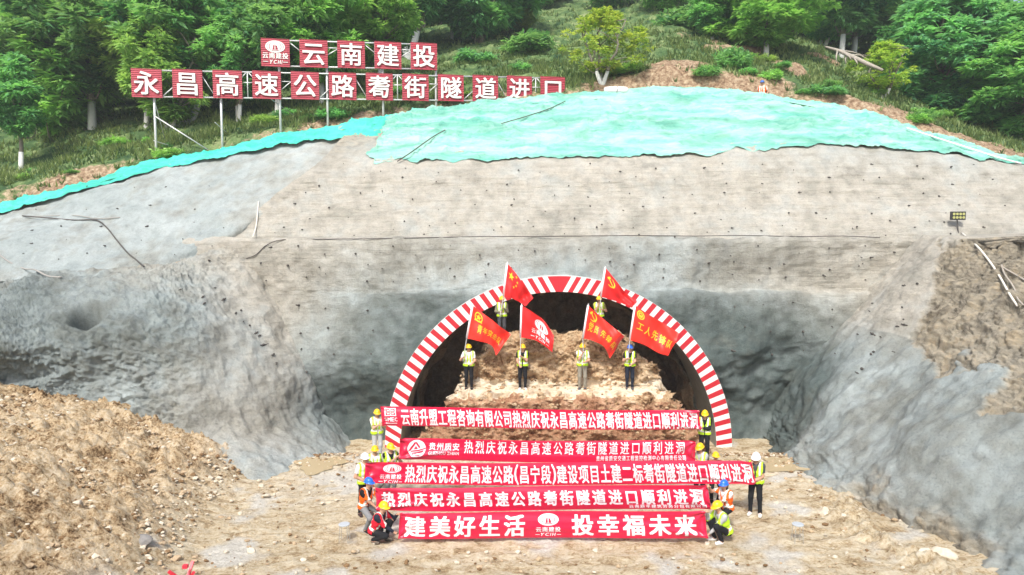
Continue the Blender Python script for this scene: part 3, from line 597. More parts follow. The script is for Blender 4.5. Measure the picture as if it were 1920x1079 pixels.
# ------------------------------------------------------------ writing: glyph meshes bent on to cloth or set on panels
_gc = {}
def glyph(ch, bold=.02, shear=0.0):
    k = (ch, shear)
    if k not in _gc:
        c = bpy.data.curves.new('g', 'FONT'); c.body = ch; c.shear = shear; c.resolution_u = 2; c.fill_mode = 'FRONT'
        o = bpy.data.objects.new('g', c); COL.objects.link(o); bpy.context.view_layer.update()
        me = bpy.data.meshes.new_from_object(o.evaluated_get(bpy.context.evaluated_depsgraph_get()))
        V = np.array([v.co[:2] for v in me.vertices]).reshape(-1, 2); F = [tuple(p.vertices) for p in me.polygons]
        bpy.data.objects.remove(o); bpy.data.curves.remove(c); bpy.data.meshes.remove(me); _gc[k] = (V, F)
    return _gc[k]
def is_cjk(ch): return ord(ch) > 0x2e80
class Ink:
    """flat shapes in cloth metres (x right, y up)"""
    def __init__(s): s.V = []; s.F = []; s.n = 0
    def add(s, V, F, z=0.0): V = np.asarray(V, float); s.V.append(np.concatenate([V, np.full((len(V), 1), z)], 1)); s.F += [tuple(i + s.n for i in f) for f in F]; s.n += len(V)
    def cell(s, ch, x0, y0, x1, y1, bold=.02, shear=0.0, pad=.04):
        V, F = glyph(ch, bold, shear)
        if not len(V): return
        if is_cjk(ch): lo, hi = np.array([0.0, -.12]), np.array([1.0, .88])
        else: lo, hi = V.min(0), V.max(0)
        q = (V - lo) / (hi - lo); w_, h_ = x1 - x0, y1 - y0
        o_ = bold if is_cjk(ch) else bold * 1.5
        for n_, (dx, dy) in enumerate(((0, 0), (-1, .6), (1, -.6), (1, .6), (-1, -.6)) if bold else ((0, 0),)):   # heavier strokes: the stroke laid down five times, each 0.3 mm above the last
            s.add(np.stack([x0 + w_ * (pad + (1 - 2 * pad) * q[:, 0] + o_ * dx), y0 + h_ * (q[:, 1] + o_ * dy)], 1), F, n_ * .0004)
    def line(s, txt, x0, y0, x1, y1, bold=.02, shear=0.0, pad=.04):
        ws = [(.45 if c in '()' else 1.0) for c in txt] if is_cjk(txt[-1]) else [{'I': .4, ' ': .5, 'M': 1.2}.get(c, 1.0) for c in txt]
        x = x0; k = (x1 - x0) / sum(ws)
        for c, w_ in zip(txt, ws): s.cell(c, x, y0, x + w_ * k, y1, bold, shear, pad if is_cjk(c) else .1); x += w_ * k
    def poly(s, pts): s.add(pts, [tuple(range(len(pts)))])
    def band(s, outer, inner):
        n = len(outer); s.add(np.concatenate([outer, inner]), [(i, (i + 1) % n, n + (i + 1) % n, n + i) for i in range(n)])
    def rect(s, x0, y0, x1, y1): s.poly([(x0, y0), (x1, y0), (x1, y1), (x0, y1)])
    def logo(s, cx, cy, rx, ry):                                # oval emblem of nested crescents round a tower
        t = np.linspace(0, 2 * math.pi, 40, endpoint=False); c, n_ = np.cos(t), np.sin(t)
        E = lambda a, b: np.stack([cx + a * rx * c, cy + b * ry * n_], 1)
        s.band(E(1, 1), E(.86, .93)); s.band(E(.80, .92), E(.64, .84)); 
        o = E(.57, .83); s.poly(o)
    def logo_core(s, cx, cy, rx, ry):
        for a in ([(-.28, -.5), (-.06, -.5), (-.06, .38), (-.2, .18)], [(.02, -.5), (.3, -.5), (.2, .1), (.02, .3)], [(-.34, -.66), (.34, -.66), (.34, -.56), (-.34, -.56)]):
            s.poly([(cx + x * rx, cy + y * ry) for x, y in a])
    def star(s, cx, cy, r, rot=0.0):
        a = [math.pi / 2 + rot + i * math.pi / 5 for i in range(10)]
        p = [(cx, cy)] + [(cx + (r if i % 2 == 0 else r * .4) * math.cos(q), cy + (r if i % 2 == 0 else r * .4) * math.sin(q)) for i, q in enumerate(a)]
        s.add(p, [(0, 1 + i, 1 + (i + 1) % 10) for i in range(10)])
    def ring(s, cx, cy, r1, r0):
        t = np.linspace(0, 2 * math.pi, 28, endpoint=False); d = np.stack([np.cos(t), np.sin(t)], 1)
        s.band(d * r1 + (cx, cy), d * r0 + (cx, cy))
    def sickle(s, cx, cy, r):
        t = np.linspace(-2.3, 1.75, 22); o = np.stack([cx + r * np.cos(t), cy + r * np.sin(t)], 1)
        th = .34 * r * np.sin(np.linspace(.25, math.pi, 22)) ** .7; i_ = np.stack([cx + (r - th) * np.cos(t), cy + (r - th) * np.sin(t)], 1)
        s.add(np.concatenate([o, i_]), [(i, i + 1, 22 + i + 1, 22 + i) for i in range(21)])
        def bar(a, b, w_):
            a, b = np.array(a) * r + (cx, cy), np.array(b) * r + (cx, cy); d = b - a; n_ = np.array([-d[1], d[0]]) / np.hypot(*d) * w_ * r
            s.poly([a - n_, b - n_, b + n_, a + n_])
        bar((-.75, .65), (.75, -.75), .13); bar((-1.0, .35), (-.35, .95), .2)
    def build(s, name, mat, parent, surf, step, eps, depth=0.0):
        bm = bmesh.new()
        for v in np.concatenate(s.V): bm.verts.new((v[0], v[1], v[2]))
        bm.verts.ensure_lookup_table()
        for f in s.F:
            try: bm.faces.new([bm.verts[i] for i in f])
            except ValueError: pass
        A = np.concatenate(s.V)
        if step:
            for ax in (0, 1):
                for c in np.arange(A[:, ax].min() + step[ax] * .5, A[:, ax].max(), step[ax]):
                    co = [0, 0, 0]; no = [0, 0, 0]; co[ax] = c; no[ax] = 1
                    bmesh.ops.bisect_plane(bm, geom=bm.verts[:] + bm.edges[:] + bm.faces[:], plane_co=co, plane_no=no, dist=1e-6)
        bm.faces.ensure_lookup_table()
        if depth:
            r = bmesh.ops.extrude_face_region(bm, geom=bm.faces[:])
            for e in r['geom']:
                if isinstance(e, bmesh.types.BMVert): e.co.z += depth
        co = np.array([v.co[:] for v in bm.verts]); X = surf(co[:, 0], co[:, 1], eps + co[:, 2])
        for v, p in zip(bm.verts, X): v.co = p
        bmesh.ops.recalc_face_normals(bm, faces=bm.faces[:])
        me = bpy.data.meshes.new(name); bm.to_mesh(me); bm.free(); me.materials.append(mat)
        return link(name, me, parent)

# ------------------------------------------------------------ the five banners
BANNERS = []
def banner(corn, Y, label, seed, inks, mat=M_BANNER):
    """corn: TL, TR, BL, BR picture corners; the cloth hangs between two people at distance Y and is stretched, so it creases towards its corners"""
    TL, TR, BL, BR = [P(*c, Y) for c in corn]; o0 = .5 * (BL + BR); o0 = np.array([o0[0], Y, min(BL[2], BR[2])])
    W_ = (TR[0] - TL[0] + BR[0] - BL[0]) / 2; H_ = (TL[2] - BL[2] + TR[2] - BR[2]) / 2
    def surf(x, y, eps):                                        # x in 0..W, y in 0..H (metres), returns local points
        s, t = np.clip(x / W_, 0, 1)[:, None], np.clip(y / H_, 0, 1)[:, None]
        X = (BL * (1 - s) + BR * s) * (1 - t) + (TL * (1 - s) + TR * s) * t
        sag = 4 * s * (1 - s); e = np.minimum(s, 1 - s) * W_
        X[:, 2:] -= .035 * sag * (1 - .3 * t)
        ce = np.exp(-e / .5)
        FO = 0                                                   # a few long slanting folds pulled from the corners
        for q in range(5):
            s0, t0, t1, ln = ((q * 2 + seed) % 2) * 1.0, (.95 if q % 2 else .08), .35 + .12 * q, .16 + .05 * q
            a = np.abs(s - s0) / ln; FO = FO - .022 * np.exp(-((t - (t0 + (t1 - t0) * a)) / .07) ** 2) * np.clip(1 - a, 0, 1)
        wv = .016 * np.sin(t * 7.0 + 1.3 * seed + .5 * s * 6) + .004 * np.sin(t * 21 + 3 * s * (2 + seed % 2) + seed)
        fan = .030 * ce * np.sin(9 * np.arctan2(t * H_ - H_ * .97, e + .03) + seed) + .028 * ce * np.sin(8 * np.arctan2(t * H_ - H_ * .03, e + .03) + 2 * seed)
        X[:, 1:2] += wv * (1 - .5 * ce) + fan + .30 * H_ * (t - .45) ** 2 * (1 - ce) * (.6 + .4 * np.sin(s * 7 + seed)) + FO + .06 * np.sin(s * 5 + seed) * sag - eps[:, None] if not np.isscalar(eps) else wv * (1 - .5 * ce) + fan + .30 * H_ * (t - .45) ** 2 * (1 - ce) * (.6 + .4 * np.sin(s * 7 + seed)) + FO + .06 * np.sin(s * 5 + seed) * sag - eps
        return X - o0
    root = empty('banner', o0, label, 'banner', 'red congratulation banners held by workers')
    nx, ny = 260, 26
    gx, gy = np.meshgrid(np.linspace(0, W_, nx), np.linspace(0, H_, ny))
    X = surf(gx.ravel(), gy.ravel(), np.zeros(nx * ny)); Xb = surf(gx.ravel(), gy.ravel(), np.full(nx * ny, -.004))
    F = gridF(ny, nx); link('cloth', mesh('cloth', np.concatenate([X, Xb]), np.concatenate([F, F[:, ::-1] + nx * ny]), mat), root)
    def px(u, v): return ((u - corn[0][0]) / (corn[1][0] - corn[0][0]) * W_, None)
    sx = lambda u: (u - .5 * (corn[0][0] + corn[2][0])) / (.5 * (corn[1][0] + corn[3][0] - corn[0][0] - corn[2][0])) * W_
    def sy(u, v):
        k = sx(u) / W_; top = corn[0][1] * (1 - k) + corn[1][1] * k; bot = corn[2][1] * (1 - k) + corn[3][1] * k
        return (bot - v) / (bot - top) * H_
    for nm, mt, fn in inks:
        ink = Ink(); fn(ink, sx, sy); ink.build(nm, mt, root, surf, (.06, .05), .007 if mt is M_LETTER else .011)
    BANNERS.append((corn, Y)); return root
def T_(txt, u0, v0, u1, v1, bold=.02, shear=0.0, pad=.04):      # a line of writing in the box (u0, v0)-(u1, v1)
    def f(ink, sx, sy): um = .5 * (u0 + u1); ink.line(txt, sx(u0), sy(um, v1), sx(u1), sy(um, v0), bold, shear, pad)
    return f
def many(*fs):
    def f(ink, sx, sy):
        for g in fs: g(ink, sx, sy)
    return f
def logo_(u0, v0, u1, v1):
    def f(ink, sx, sy):
        um, vm = (u0 + u1) / 2, (v0 + v1) / 2; ink.logo(sx(um), sy(um, vm), (sx(u1) - sx(u0)) / 2, (sy(um, v0) - sy(um, v1)) / 2)
    return f
def core_(u0, v0, u1, v1):
    def f(ink, sx, sy):
        um, vm = (u0 + u1) / 2, (v0 + v1) / 2; ink.logo_core(sx(um), sy(um, vm), (sx(u1) - sx(u0)) / 2, (sy(um, v0) - sy(um, v1)) / 2)
    return f
def rect_(u0, v0, u1, v1):
    def f(ink, sx, sy): um = (u0 + u1) / 2; ink.rect(sx(u0), sy(um, v1), sx(u1), sy(um, v0))
    return f
LINE = '热烈庆祝永昌高速公路耈街隧道进口顺利进洞'
def square_(ink, sx, sy):
    x0, x1, y0, y1 = sx(722), sx(743), sy(732, 780), sy(732, 766); w_, h_ = x1 - x0, y1 - y0
    for a, b, c, d in ((0, 0, 1, .1), (0, .9, 1, 1), (0, .1, .1, .9), (.9, .1, 1, .9), (.46, .1, .54, .9), (.1, .46, .46, .54), (.54, .46, .9, .54), (.2, .62, .42, .8), (.58, .62, .8, .8), (.2, .2, .42, .38), (.58, .2, .8, .38)):
        ink.rect(x0 + a * w_, y0 + b * h_, x0 + c * w_, y0 + d * h_)
banner([(713, 763), (1311, 770), (717, 799), (1314, 806)], 22.2, 'red banner with an SMEC square emblem, farthest back below the flag bearers', 1,
       [('emblem', M_LETTER, many(square_, T_('SMEC', 720, 783, 745, 790), rect_(722, 793, 743, 794.5))),
        ('lettering', M_LETTER, T_('云南升盟工程咨询有限公司热烈庆祝永昌高速公路耈街隧道进口顺利进洞', 751, 769, 1309, 802, .026, 0, .03))])
def gz_logo(ink, sx, sy):
    cx, cy = sx(781), sy(781, 841); rx, ry = sx(798) - sx(781), sy(781, 825) - sy(781, 841)
    t = np.linspace(0, 2 * math.pi, 36, endpoint=False); o = np.stack([cx + rx * np.cos(t), cy + ry * np.sin(t)], 1); ink.poly(o)
def gz_cut(ink, sx, sy):
    cx, cy = sx(781), sy(781, 841); rx, ry = sx(798) - sx(781), sy(781, 825) - sy(781, 841)
    q = lambda pts: ink.poly([(cx + x * rx, cy + y * ry) for x, y in pts])
    q([(-.95, -.35), (-.25, .75), (.0, .75), (-.65, -.25)]); q([(-.2, .75), (0, .75), (.45, .1), (.25, .05)])
    q([(-.3, -.12), (-.08, .3), (.15, -.05)]); q([(-.65, -.3), (.2, -.14), (1.02, .12), (.95, -.04), (.2, -.3), (-.6, -.42)]); q([(-.6, -.55), (.1, -.4), (.8, -.15), (.7, -.4), (.1, -.6), (-.5, -.75)])
banner([(750, 822), (1304, 827), (748, 862), (1304, 866)], 18.75, 'red banner with a round mountain emblem, second from the back', 2,
       [('emblem', M_LETTER, gz_logo), ('emblem_cutout', M_BANNER, lambda i, a, b: [gz_cut(i, a, b)]),
        ('company_lettering', M_LETTER, T_('贵州质安', 803, 830, 862, 844)), ('latin_lettering', M_LETTER, T_('GUIZHOU ZHIAN', 803, 846, 861, 852, .012)), ('lettering', M_LETTER, T_(LINE, 868, 826, 1286, 851, .012, 0, .08)),
        ('small_lettering', M_LETTER, T_('贵州省质安交通工程监控检测中心有限责任公司', 1117, 853, 1287, 863, .016, 0, .06))])
banner([(686, 867), (1408, 865), (682, 906), (1418, 908)], 17.75, 'longest red banner, with parentheses in its slogan, held by two men in white helmets', 3,
       [('emblem', M_LETTER, many(logo_(718, 870, 752, 887), T_('云南建投', 712, 889, 754, 898), T_('YCIH', 720, 899.5, 748, 905, .02, .25), rect_(711, 902, 719, 903), rect_(749, 902, 755, 903))), ('emblem_tower', M_BANNER, core_(718, 870, 752, 887)),
        ('lettering', M_LETTER, T_('热烈庆祝永昌高速公路(昌宁段)建设项目土建二标耈街隧道进口顺利进洞', 759, 869, 1411, 905, .026, 0, .03))])
banner([(704, 915), (1326, 910), (706, 957), (1334, 955)], 16.85, 'red banner held by an orange vested man and an orange vested woman', 4,
       [('lettering', M_LETTER, T_(LINE, 713, 919, 1322, 948, .03, 0, .08)), ('small_lettering', M_LETTER, T_('云南辰丰建筑劳务分包有限公司', 1177, 946, 1323, 953, .02, 0, .06))])
banner([(750, 963), (1321, 958), (747, 1010), (1326, 1009)], 16.2, 'nearest red banner with large spaced characters, held low by two crouching workers', 5,
       [('emblem', M_LETTER, many(logo_(1009, 964, 1048, 985), T_('云南建投', 1004, 987, 1052, 997), T_('YCIH', 1013, 999, 1043, 1005, .02, .25), rect_(1004, 1002, 1012, 1003), rect_(1044, 1002, 1052, 1003))), ('emblem_tower', M_BANNER, core_(1009, 964, 1048, 985)),
        ('lettering', M_LETTER, T_('建美好生活', 755, 966, 988, 1007, .03, 0, .07)), ('lettering', M_LETTER, T_('投幸福未来', 1069, 964, 1309, 1005, .03, 0, .07))])

# ------------------------------------------------------------ flags
def flag(edge_top, edge_bot, base, Y, label, seed, inks, mat=M_FLAG, sleeve=True):
    """picture outlines of the upper and the lower edge from hoist to fly, at distance Y; the cloth ripples in depth. base: the pole's foot in the hands"""
    top, bot = np.array([P(u, v, Y) for u, v in edge_top]), np.array([P(u, v, Y) for u, v in edge_bot])
    foot = P(base[0], base[1], Y + .05); o0 = foot
    W_, H_ = 1.44, .96
    def surf(x, y, eps):
        s, t = np.clip(x / W_, 0, 1), np.clip(y / H_, 0, 1)
        def at(A):
            k = s * (len(A) - 1); i = np.minimum(k.astype(int), len(A) - 2); f = (k - i)[:, None]; g = lambda j: A[np.clip(j, 0, len(A) - 1)]
            p0, p1, p2, p3 = g(i - 1), g(i), g(i + 1), g(i + 2)
            return .5 * (2 * p1 + (p2 - p0) * f + (2 * p0 - 5 * p1 + 4 * p2 - p3) * f * f + (3 * p1 - p0 - 3 * p2 + p3) * f ** 3)
        X = at(bot) * (1 - t[:, None]) + at(top) * t[:, None]
        ph = 7.5 * s + 2.2 * (1 - t) + seed
        X[:, 1] += s ** .7 * (.13 * np.sin(ph) + .05 * np.sin(2.3 * ph + 4 * t) + .05 * np.sin(9 * (s + t) + seed)) - eps
        return X - o0
    root = empty('flag', o0, label, 'flag', 'red flags held up in front of the tunnel mouth')
    n = 60; gx, gy = np.meshgrid(np.linspace(0, W_, n), np.linspace(0, H_, n)); z0 = np.zeros(n * n)
    X, Xb = surf(gx.ravel(), gy.ravel(), z0), surf(gx.ravel(), gy.ravel(), z0 - .004); F = gridF(n, n)
    link('cloth', mesh('cloth', np.concatenate([X, Xb]), np.concatenate([F, F[:, ::-1] + n * n]), mat), root)
    tp, bt_ = top[0] - o0 + (0, .02, 0), bot[0] - o0 + (0, .02, 0); d = (tp - bt_) / np.linalg.norm(tp - bt_)
    lowd = -d * .12
    b = MB(); b.tube([lowd, np.zeros(3), bt_, tp + d * .06], .016, 8); b.build('pole', M_STEEL, root, smooth=True)
    b = MB(); b.tube([bt_, .5 * (bt_ + tp), tp], .040, 10); b.build('sleeve', M_LETTER, root, smooth=True)
    for nm, mt, fn in inks:
        ink = Ink(); fn(ink); ink.build(nm, mt, root, surf, (.06, .06), .008 if mt is not M_FLAG else .012)
    return root
def tx(txt, cells, bold=.012, shear=.15): return lambda ink: [ink.cell(c, x - .5 * w_, y - .5 * h_, x + .5 * w_, y + .5 * h_, bold, shear) for c, (x, y, w_, h_) in zip(txt, cells)]
YF, YU = 24.35, 25.05
flag([(951, 494), (968, 514), (984, 537), (1000, 559)], [(944, 556), (958, 559), (972, 566), (985, 574)], (938, 590), YU, 'red flag with five yellow stars, left of the two highest flags', 1.0,
     [('stars', M_YELLOW, lambda i: [i.star(.30, .72, .14), i.star(.52, .86, .06, .3), i.star(.62, .72, .06, .6), i.star(.60, .56, .06), i.star(.5, .44, .06, .3)])])
flag([(1135, 502), (1152, 523), (1173, 549), (1195, 565)], [(1127, 557), (1146, 562), (1168, 570), (1184, 577)], (1124, 585), YU, 'red flag with a plain hammer and sickle, right of the two highest flags', 2.1,
     [('hammer_and_sickle', M_YELLOW, lambda i: i.sickle(.38, .66, .17))])
flag([(886, 573), (906, 588), (933, 608), (958, 628)], [(875, 635), (900, 640), (921, 648), (930, 666)], (869, 672), YF, 'red flag with a ringed star and yellow characters, leftmost of the lower row', .4,
     [('star_emblem', M_YELLOW, lambda i: [i.ring(.34, .74, .15, .115), i.star(.34, .73, .11), i.rect(.2, .60, .48, .64)]), ('lettering', M_YELLOW, tx('青年突击队', [(.42, .40, .2, .3), (.62, .42, .17, .26), (.80, .42, .19, .3), (.99, .42, .19, .28), (1.17, .42, .18, .28)]))], M_FLAGO)
flag([(978, 573), (998, 585), (1021, 603), (1038, 629)], [(976, 633), (998, 637), (1018, 646), (1036, 661)], (976, 672), YF, 'red flag with a white oval logo, second from left in the lower row', 3.3,
     [('emblem', M_LETTER, lambda i: [i.logo(.86, .64, .27, .2), i.line('云南建投', .44, .24, 1.24, .43), i.line('YCIH', .62, .08, 1.05, .19, .02, .25), i.rect(.42, .12, .58, .14), i.rect(1.08, .12, 1.2, .14)]), ('emblem_tower', M_FLAG, lambda i: i.logo_core(.86, .64, .27, .2))])
flag([(1103, 573), (1124, 592), (1150, 614), (1171, 631)], [(1093, 635), (1114, 640), (1132, 650), (1145, 674)], (1094, 668), YF, 'red flag with hammer and sickle above five yellow characters, third in the lower row', 5.0,
     [('hammer_and_sickle', M_YELLOW, lambda i: i.sickle(.30, .75, .14)), ('lettering', M_YELLOW, tx('党员先锋队', [(.26, .42, .2, .34), (.47, .42, .19, .3), (.74, .44, .21, .3), (.98, .42, .21, .3), (1.22, .40, .2, .3)]))], M_FLAGO)
flag([(1191, 573), (1216, 590), (1245, 607), (1273, 625)], [(1181, 638), (1208, 647), (1231, 660), (1252, 667)], (1178, 672), YF, 'red flag with a round badge above characters, rightmost and widest spread', 2.6,
     [('badge', M_YELLOW, lambda i: [i.ring(.25, .80, .12, .09), i.ring(.25, .80, .07, .04), i.rect(.19, .77, .31, .80)]), ('lettering', M_YELLOW, tx('工人先锋队', [(.28, .48, .22, .26), (.52, .46, .22, .3), (.78, .46, .24, .32), (1.03, .45, .22, .32), (1.25, .42, .2, .32)]))], M_FLAGO)

# ------------------------------------------------------------ the big sign on the crest
def mat_panel():
    m, nt, b, N, L = newmat('sign_panel')
    tc = N('ShaderNodeTexCoord'); o = tc.outputs['Object']
    wv = N('ShaderNodeTexWave'); wv.wave_type = 'BANDS'; wv.bands_direction = 'Z'; wv.inputs['Scale'].default_value = 3.6; wv.inputs['Distortion'].default_value = .3; L(o, wv.inputs['Vector'])
    a = texnoise(N, L, o, 2.2, 5)
    L(mixc(N, L, a, (.30, .022, .045), (.48, .045, .075)), b.inputs['Base Color']); b.inputs['Roughness'].default_value = .5
    L(bumpn(N, L, wv.outputs['Fac'], .9, .03), b.inputs['Normal']); return m
def big_sign():
    MP = mat_panel()
    A, B = P(275.5, 156.5, 33.0), P(1036, 168.5, 36.9); dx = (B - A) / 11; L11 = np.linalg.norm(B[:2] - A[:2])
    ux = np.array([B[0] - A[0], B[1] - A[1], 0]) / L11; un = np.array([ux[1], -ux[0], 0]); up = np.array([0, 0, 1.0]); R = np.stack([ux, -un, up], 1)
    slp = (B[2] - A[2]) / L11; S = 1.335; gap = np.linalg.norm(dx[:2])
    U0 = P(519, 104, 34.6); k0 = np.dot(U0[:2] - A[:2], ux[:2]) / gap; zu = U0[2]
    root = empty('signboard', A * [1, 1, 0] + [0, 0, 11.5], 'two-tier steel-framed sign of white characters on square red panels', 'sign'); o0 = np.array(root.location)
    def at(k, z=0, n=0): return A + ux * gap * k + up * (slp * gap * k + z) + un * n - o0
    def atu(k, z=0, n=0): return np.array([*(A + ux * gap * k)[:2], zu + slp * gap * (k - k0) + z]) + un * n - o0
    fr = MB()
    def beam(f, k0_, k1_, z): fr.bar(f(k0_, z, -.07), f(k1_, z, -.07), .038, 6)
    beam(at, -.3, 11.1, S / 2 - .05); beam(at, -.3, 11.1, -S / 2 + .05); beam(atu, k0 - .3, k0 + 4.25, S / 2 - .05); beam(atu, k0 - .3, k0 + 4.25, -S / 2 + .05)
    fr.build('beam', M_STEEL, root, smooth=True)
    for k in (.02, 2.5, 4.9, 8.0, 10.4, 11.0, 7.02, 1.5):
        pass
    posts = [(285, None), (400, None), (505, 1), (592, 1), (697, 1), (800, 1), (912, None)]
    for u, hi_ in posts:
        k = np.interp(u, [275.5, 1036], [0, 11]); q = at(k, 0, -.16); g = onhill(u, np.interp(u, CRU, CRV) - 2)
        top = atu(k, S / 2)[2] if hi_ else at(k, S / 2)[2]
        b = MB(); b.tube([(q[0], q[1], g[2] - 1.0 - o0[2]), (q[0], q[1], top)], .058, 10); b.build('post', M_STEEL, root, smooth=True)
    brs = []
    class _B:
        def bar(s, a, b, r): m = MB(); m.bar(a, b, r); m.build('brace', M_STEEL, root, smooth=True)
    br = _B()
    for k in range(11):
        a0, b0 = at(k + .5, S / 2 - .05, -.07), at(k + .5, -S / 2 + .05, -.07)
        j = k % 4
        if j == 0: br.bar(at(k + .32, S / 2 - .05, -.07), at(k + .32, -S / 2 + .05, -.07), .03); br.bar(at(k + .34, -S / 2 + .05, -.07), at(k + .66, -.1, -.07), .026)
        elif j == 1: br.bar(at(k + .3, S / 2 - .1, -.1), at(k + .7, -S / 2, -.1), .022)
        elif j == 2: br.bar(a0, b0, .03); br.bar(at(k + .3, .25, -.07), at(k + .48, S / 2 - .05, -.07), .024); br.bar(at(k + .7, .25, -.07), at(k + .52, S / 2 - .05, -.07), .024); br.bar(at(k + .3, .12, -.07), at(k + .7, .12, -.07), .026)
        else: br.bar(at(k + .3, -.3, -.07), at(k + .7, .3, -.07), .026); br.bar(at(k + .3, .2, -.07), at(k + .7, .2, -.07), .024)
    for k in range(4):
        j = k % 2
        if j == 0: br.bar(atu(k0 + k + .3, S / 2 - .05, -.07), atu(k0 + k + .7, .05, -.07), .028)
        else: br.bar(atu(k0 + k + .3, -.1, -.07), atu(k0 + k + .68, S / 2 - .35, -.07), .028); br.bar(atu(k0 + k + .3, S / 2 - .35, -.07), atu(k0 + k + .7, S / 2 - .35, -.07), .028)
        br.bar(atu(k0 + k + .64, S / 2, -.07), atu(k0 + k + .64, -S / 2, -.07), .026)
    # raking stays behind and between the posts
    def pp(u, v, Y): return P(u, v, Y) - o0
    br.bar(pp(290, 218, 33.15), pp(397, 286, 33.65), .036); br.bar(pp(290, 190, 33.2), pp(312, 272, 35.0), .02); br.bar(pp(288, 264, 33.2), pp(345, 282, 34.8), .022)
    br.bar(pp(403, 230, 33.7), pp(440, 262, 36), .022); br.bar(pp(508, 186, 34.4), pp(555, 220, 37), .018); br.bar(pp(1058, 172, 37.0), pp(1072, 184, 37.4), .03)
    def panel(f, k, ink_fns):
        c = f(k, 0, .02); b = MB(); b.box((0, 0, 0), (S, .06, S), 0, R); p = b.build('panel', MP, root, c)
        def surf(x, y, e): return ux * x[:, None] + up * y[:, None] + un * (.031 + e)[:, None]
        for nm, mt, fn, dep in ink_fns:
            ink = Ink(); fn(ink); ink.build(nm, mt, p, surf, None, .002, dep)
    for k, ch in enumerate('永昌高速公路耈街隧道进口'):
        panel(at, k, [('lettering', M_WHITE, (lambda i, ch=ch: i.cell(ch, -.57, -.58, .57, .57, .016, 0, .0)), .06)])
    panel(atu, k0, [('emblem', M_WHITE, lambda i: [i.logo(0, .28, .46, .29), i.line('云南建投', -.62, -.30, .62, .0), i.line('YCHI', -.28, -.54, .34, -.36, .02, .25), i.rect(-.58, -.46, -.34, -.43), i.rect(.36, -.46, .58, -.43)], .02), ('emblem_tower', MP, lambda i: i.logo_core(0, .28, .46, .29), .024)])
    for k, ch in enumerate('云南建投'):
        panel(atu, k0 + k + 1, [('lettering', M_WHITE, (lambda i, ch=ch: i.cell(ch, -.57, -.58, .57, .57, .016, 0, .0)), .06)])
big_sign()
# ------------------------------------------------------------ people
def nets_surface(f, lo, hi, h):
    """naive surface nets: one closed quad surface round the field f < 0"""
    n = np.ceil((np.asarray(hi) - lo) / h).astype(int) + 1
    ax = [lo[i] + h * np.arange(n[i]) for i in range(3)]
    g = np.stack(np.meshgrid(*ax, indexing='ij'), -1); D = f(g.reshape(-1, 3)).reshape(n)
    S = D < 0; c = [n[i] - 1 for i in range(3)]
    cnt = np.zeros(c); acc = np.zeros((*c, 3))
    for dx in (0, 1):
        for dy in (0, 1):
            for dz in (0, 1):
                for a in range(3):
                    o = (dx, dy, dz)
                    if o[a]: continue
                    q = list(o); q[a] = 1
                    s0 = tuple(slice(o[i], o[i] + c[i]) for i in range(3)); s1 = tuple(slice(q[i], q[i] + c[i]) for i in range(3))
                    m = S[s0] != S[s1]; t = np.where(m, D[s0] / (D[s0] - D[s1] + 1e-12), 0)
                    cnt += m
                    for i in range(3): acc[..., i] += np.where(m, o[i] + (t if i == a else 0), 0)
    act = cnt > 0; idx = -np.ones(c, int); idx[act] = np.arange(act.sum())
    cell = np.stack(np.nonzero(act), 1); V = lo + h * (cell + acc[act] / cnt[act][:, None]); Fs = []
    for a in range(3):
        b_, c_ = (a + 1) % 3, (a + 2) % 3
        s0 = [slice(1, -1)] * 3; s1 = [slice(1, -1)] * 3; s0[a] = slice(0, n[a] - 1); s1[a] = slice(1, n[a])
        m = S[tuple(s0)] != S[tuple(s1)]; p = np.stack(np.nonzero(m), 1)
        if not len(p): continue
        ins = S[tuple(s0)][m]; p = p + 1; p[:, a] -= 1
        def cid(db, dc): q = p.copy(); q[:, b_] -= db; q[:, c_] -= dc; return idx[q[:, 0], q[:, 1], q[:, 2]]
        Q = np.stack([cid(1, 1), cid(0, 1), cid(0, 0), cid(1, 0)], 1); Q[~ins] = Q[~ins][:, ::-1]; Fs.append(Q)
    return V, np.concatenate(Fs)
def cap_d(p, a, b, ra, rb):
    ab = b - a; t = np.clip(((p - a) @ ab) / (ab @ ab + 1e-9), 0, 1)
    return np.linalg.norm(p - a - t[:, None] * ab, axis=1) - (ra + (rb - ra) * t)
def smin(ds, k):
    ds = np.stack(ds); m = ds.min(0); return m - k * np.log(np.exp(-np.clip((ds - m) / k, 0, 40)).sum(0))
def unit(v): v = np.asarray(v, float); return v / (np.linalg.norm(v) + 1e-9)
def ik(a, b, l1, l2, hint):
    d = b - a; L_ = np.linalg.norm(d); mx = (l1 + l2) * .995
    if L_ > mx: b = a + d / L_ * mx; d = b - a; L_ = mx
    x = (l1 * l1 - l2 * l2 + L_ * L_) / (2 * L_); h = math.sqrt(max(0, l1 * l1 - x * x)); u = d / L_
    n_ = hint - u * (hint @ u); n_ = unit(n_); return a + u * x + n_ * h, b
M_SKIN, M_SKIND = plain('skin', (.50, .29, .195), .55, var=.06), plain('lips_and_brows', (.09, .045, .035), .6)
_cm = {}
def cloth_mat(col, rough=.85):
    k = tuple(col)
    if k not in _cm: _cm[k] = plain('cloth', col, rough, bump=.35, scale=11, var=.14, spec=.2)
    return _cm[k]
LIME, ORANGE, REDV, SILVER = (.46, .74, .03), (.92, .13, .012), (.62, .015, .035), (.72, .75, .70)
WHITE_, BLACK_, NAVY, GREYT, LGREY, KHAKI, DKGREY = (.72, .72, .71), (.014, .015, .018), (.018, .024, .04), (.20, .21, .22), (.42, .44, .45), (.25, .235, .19), (.07, .075, .085)
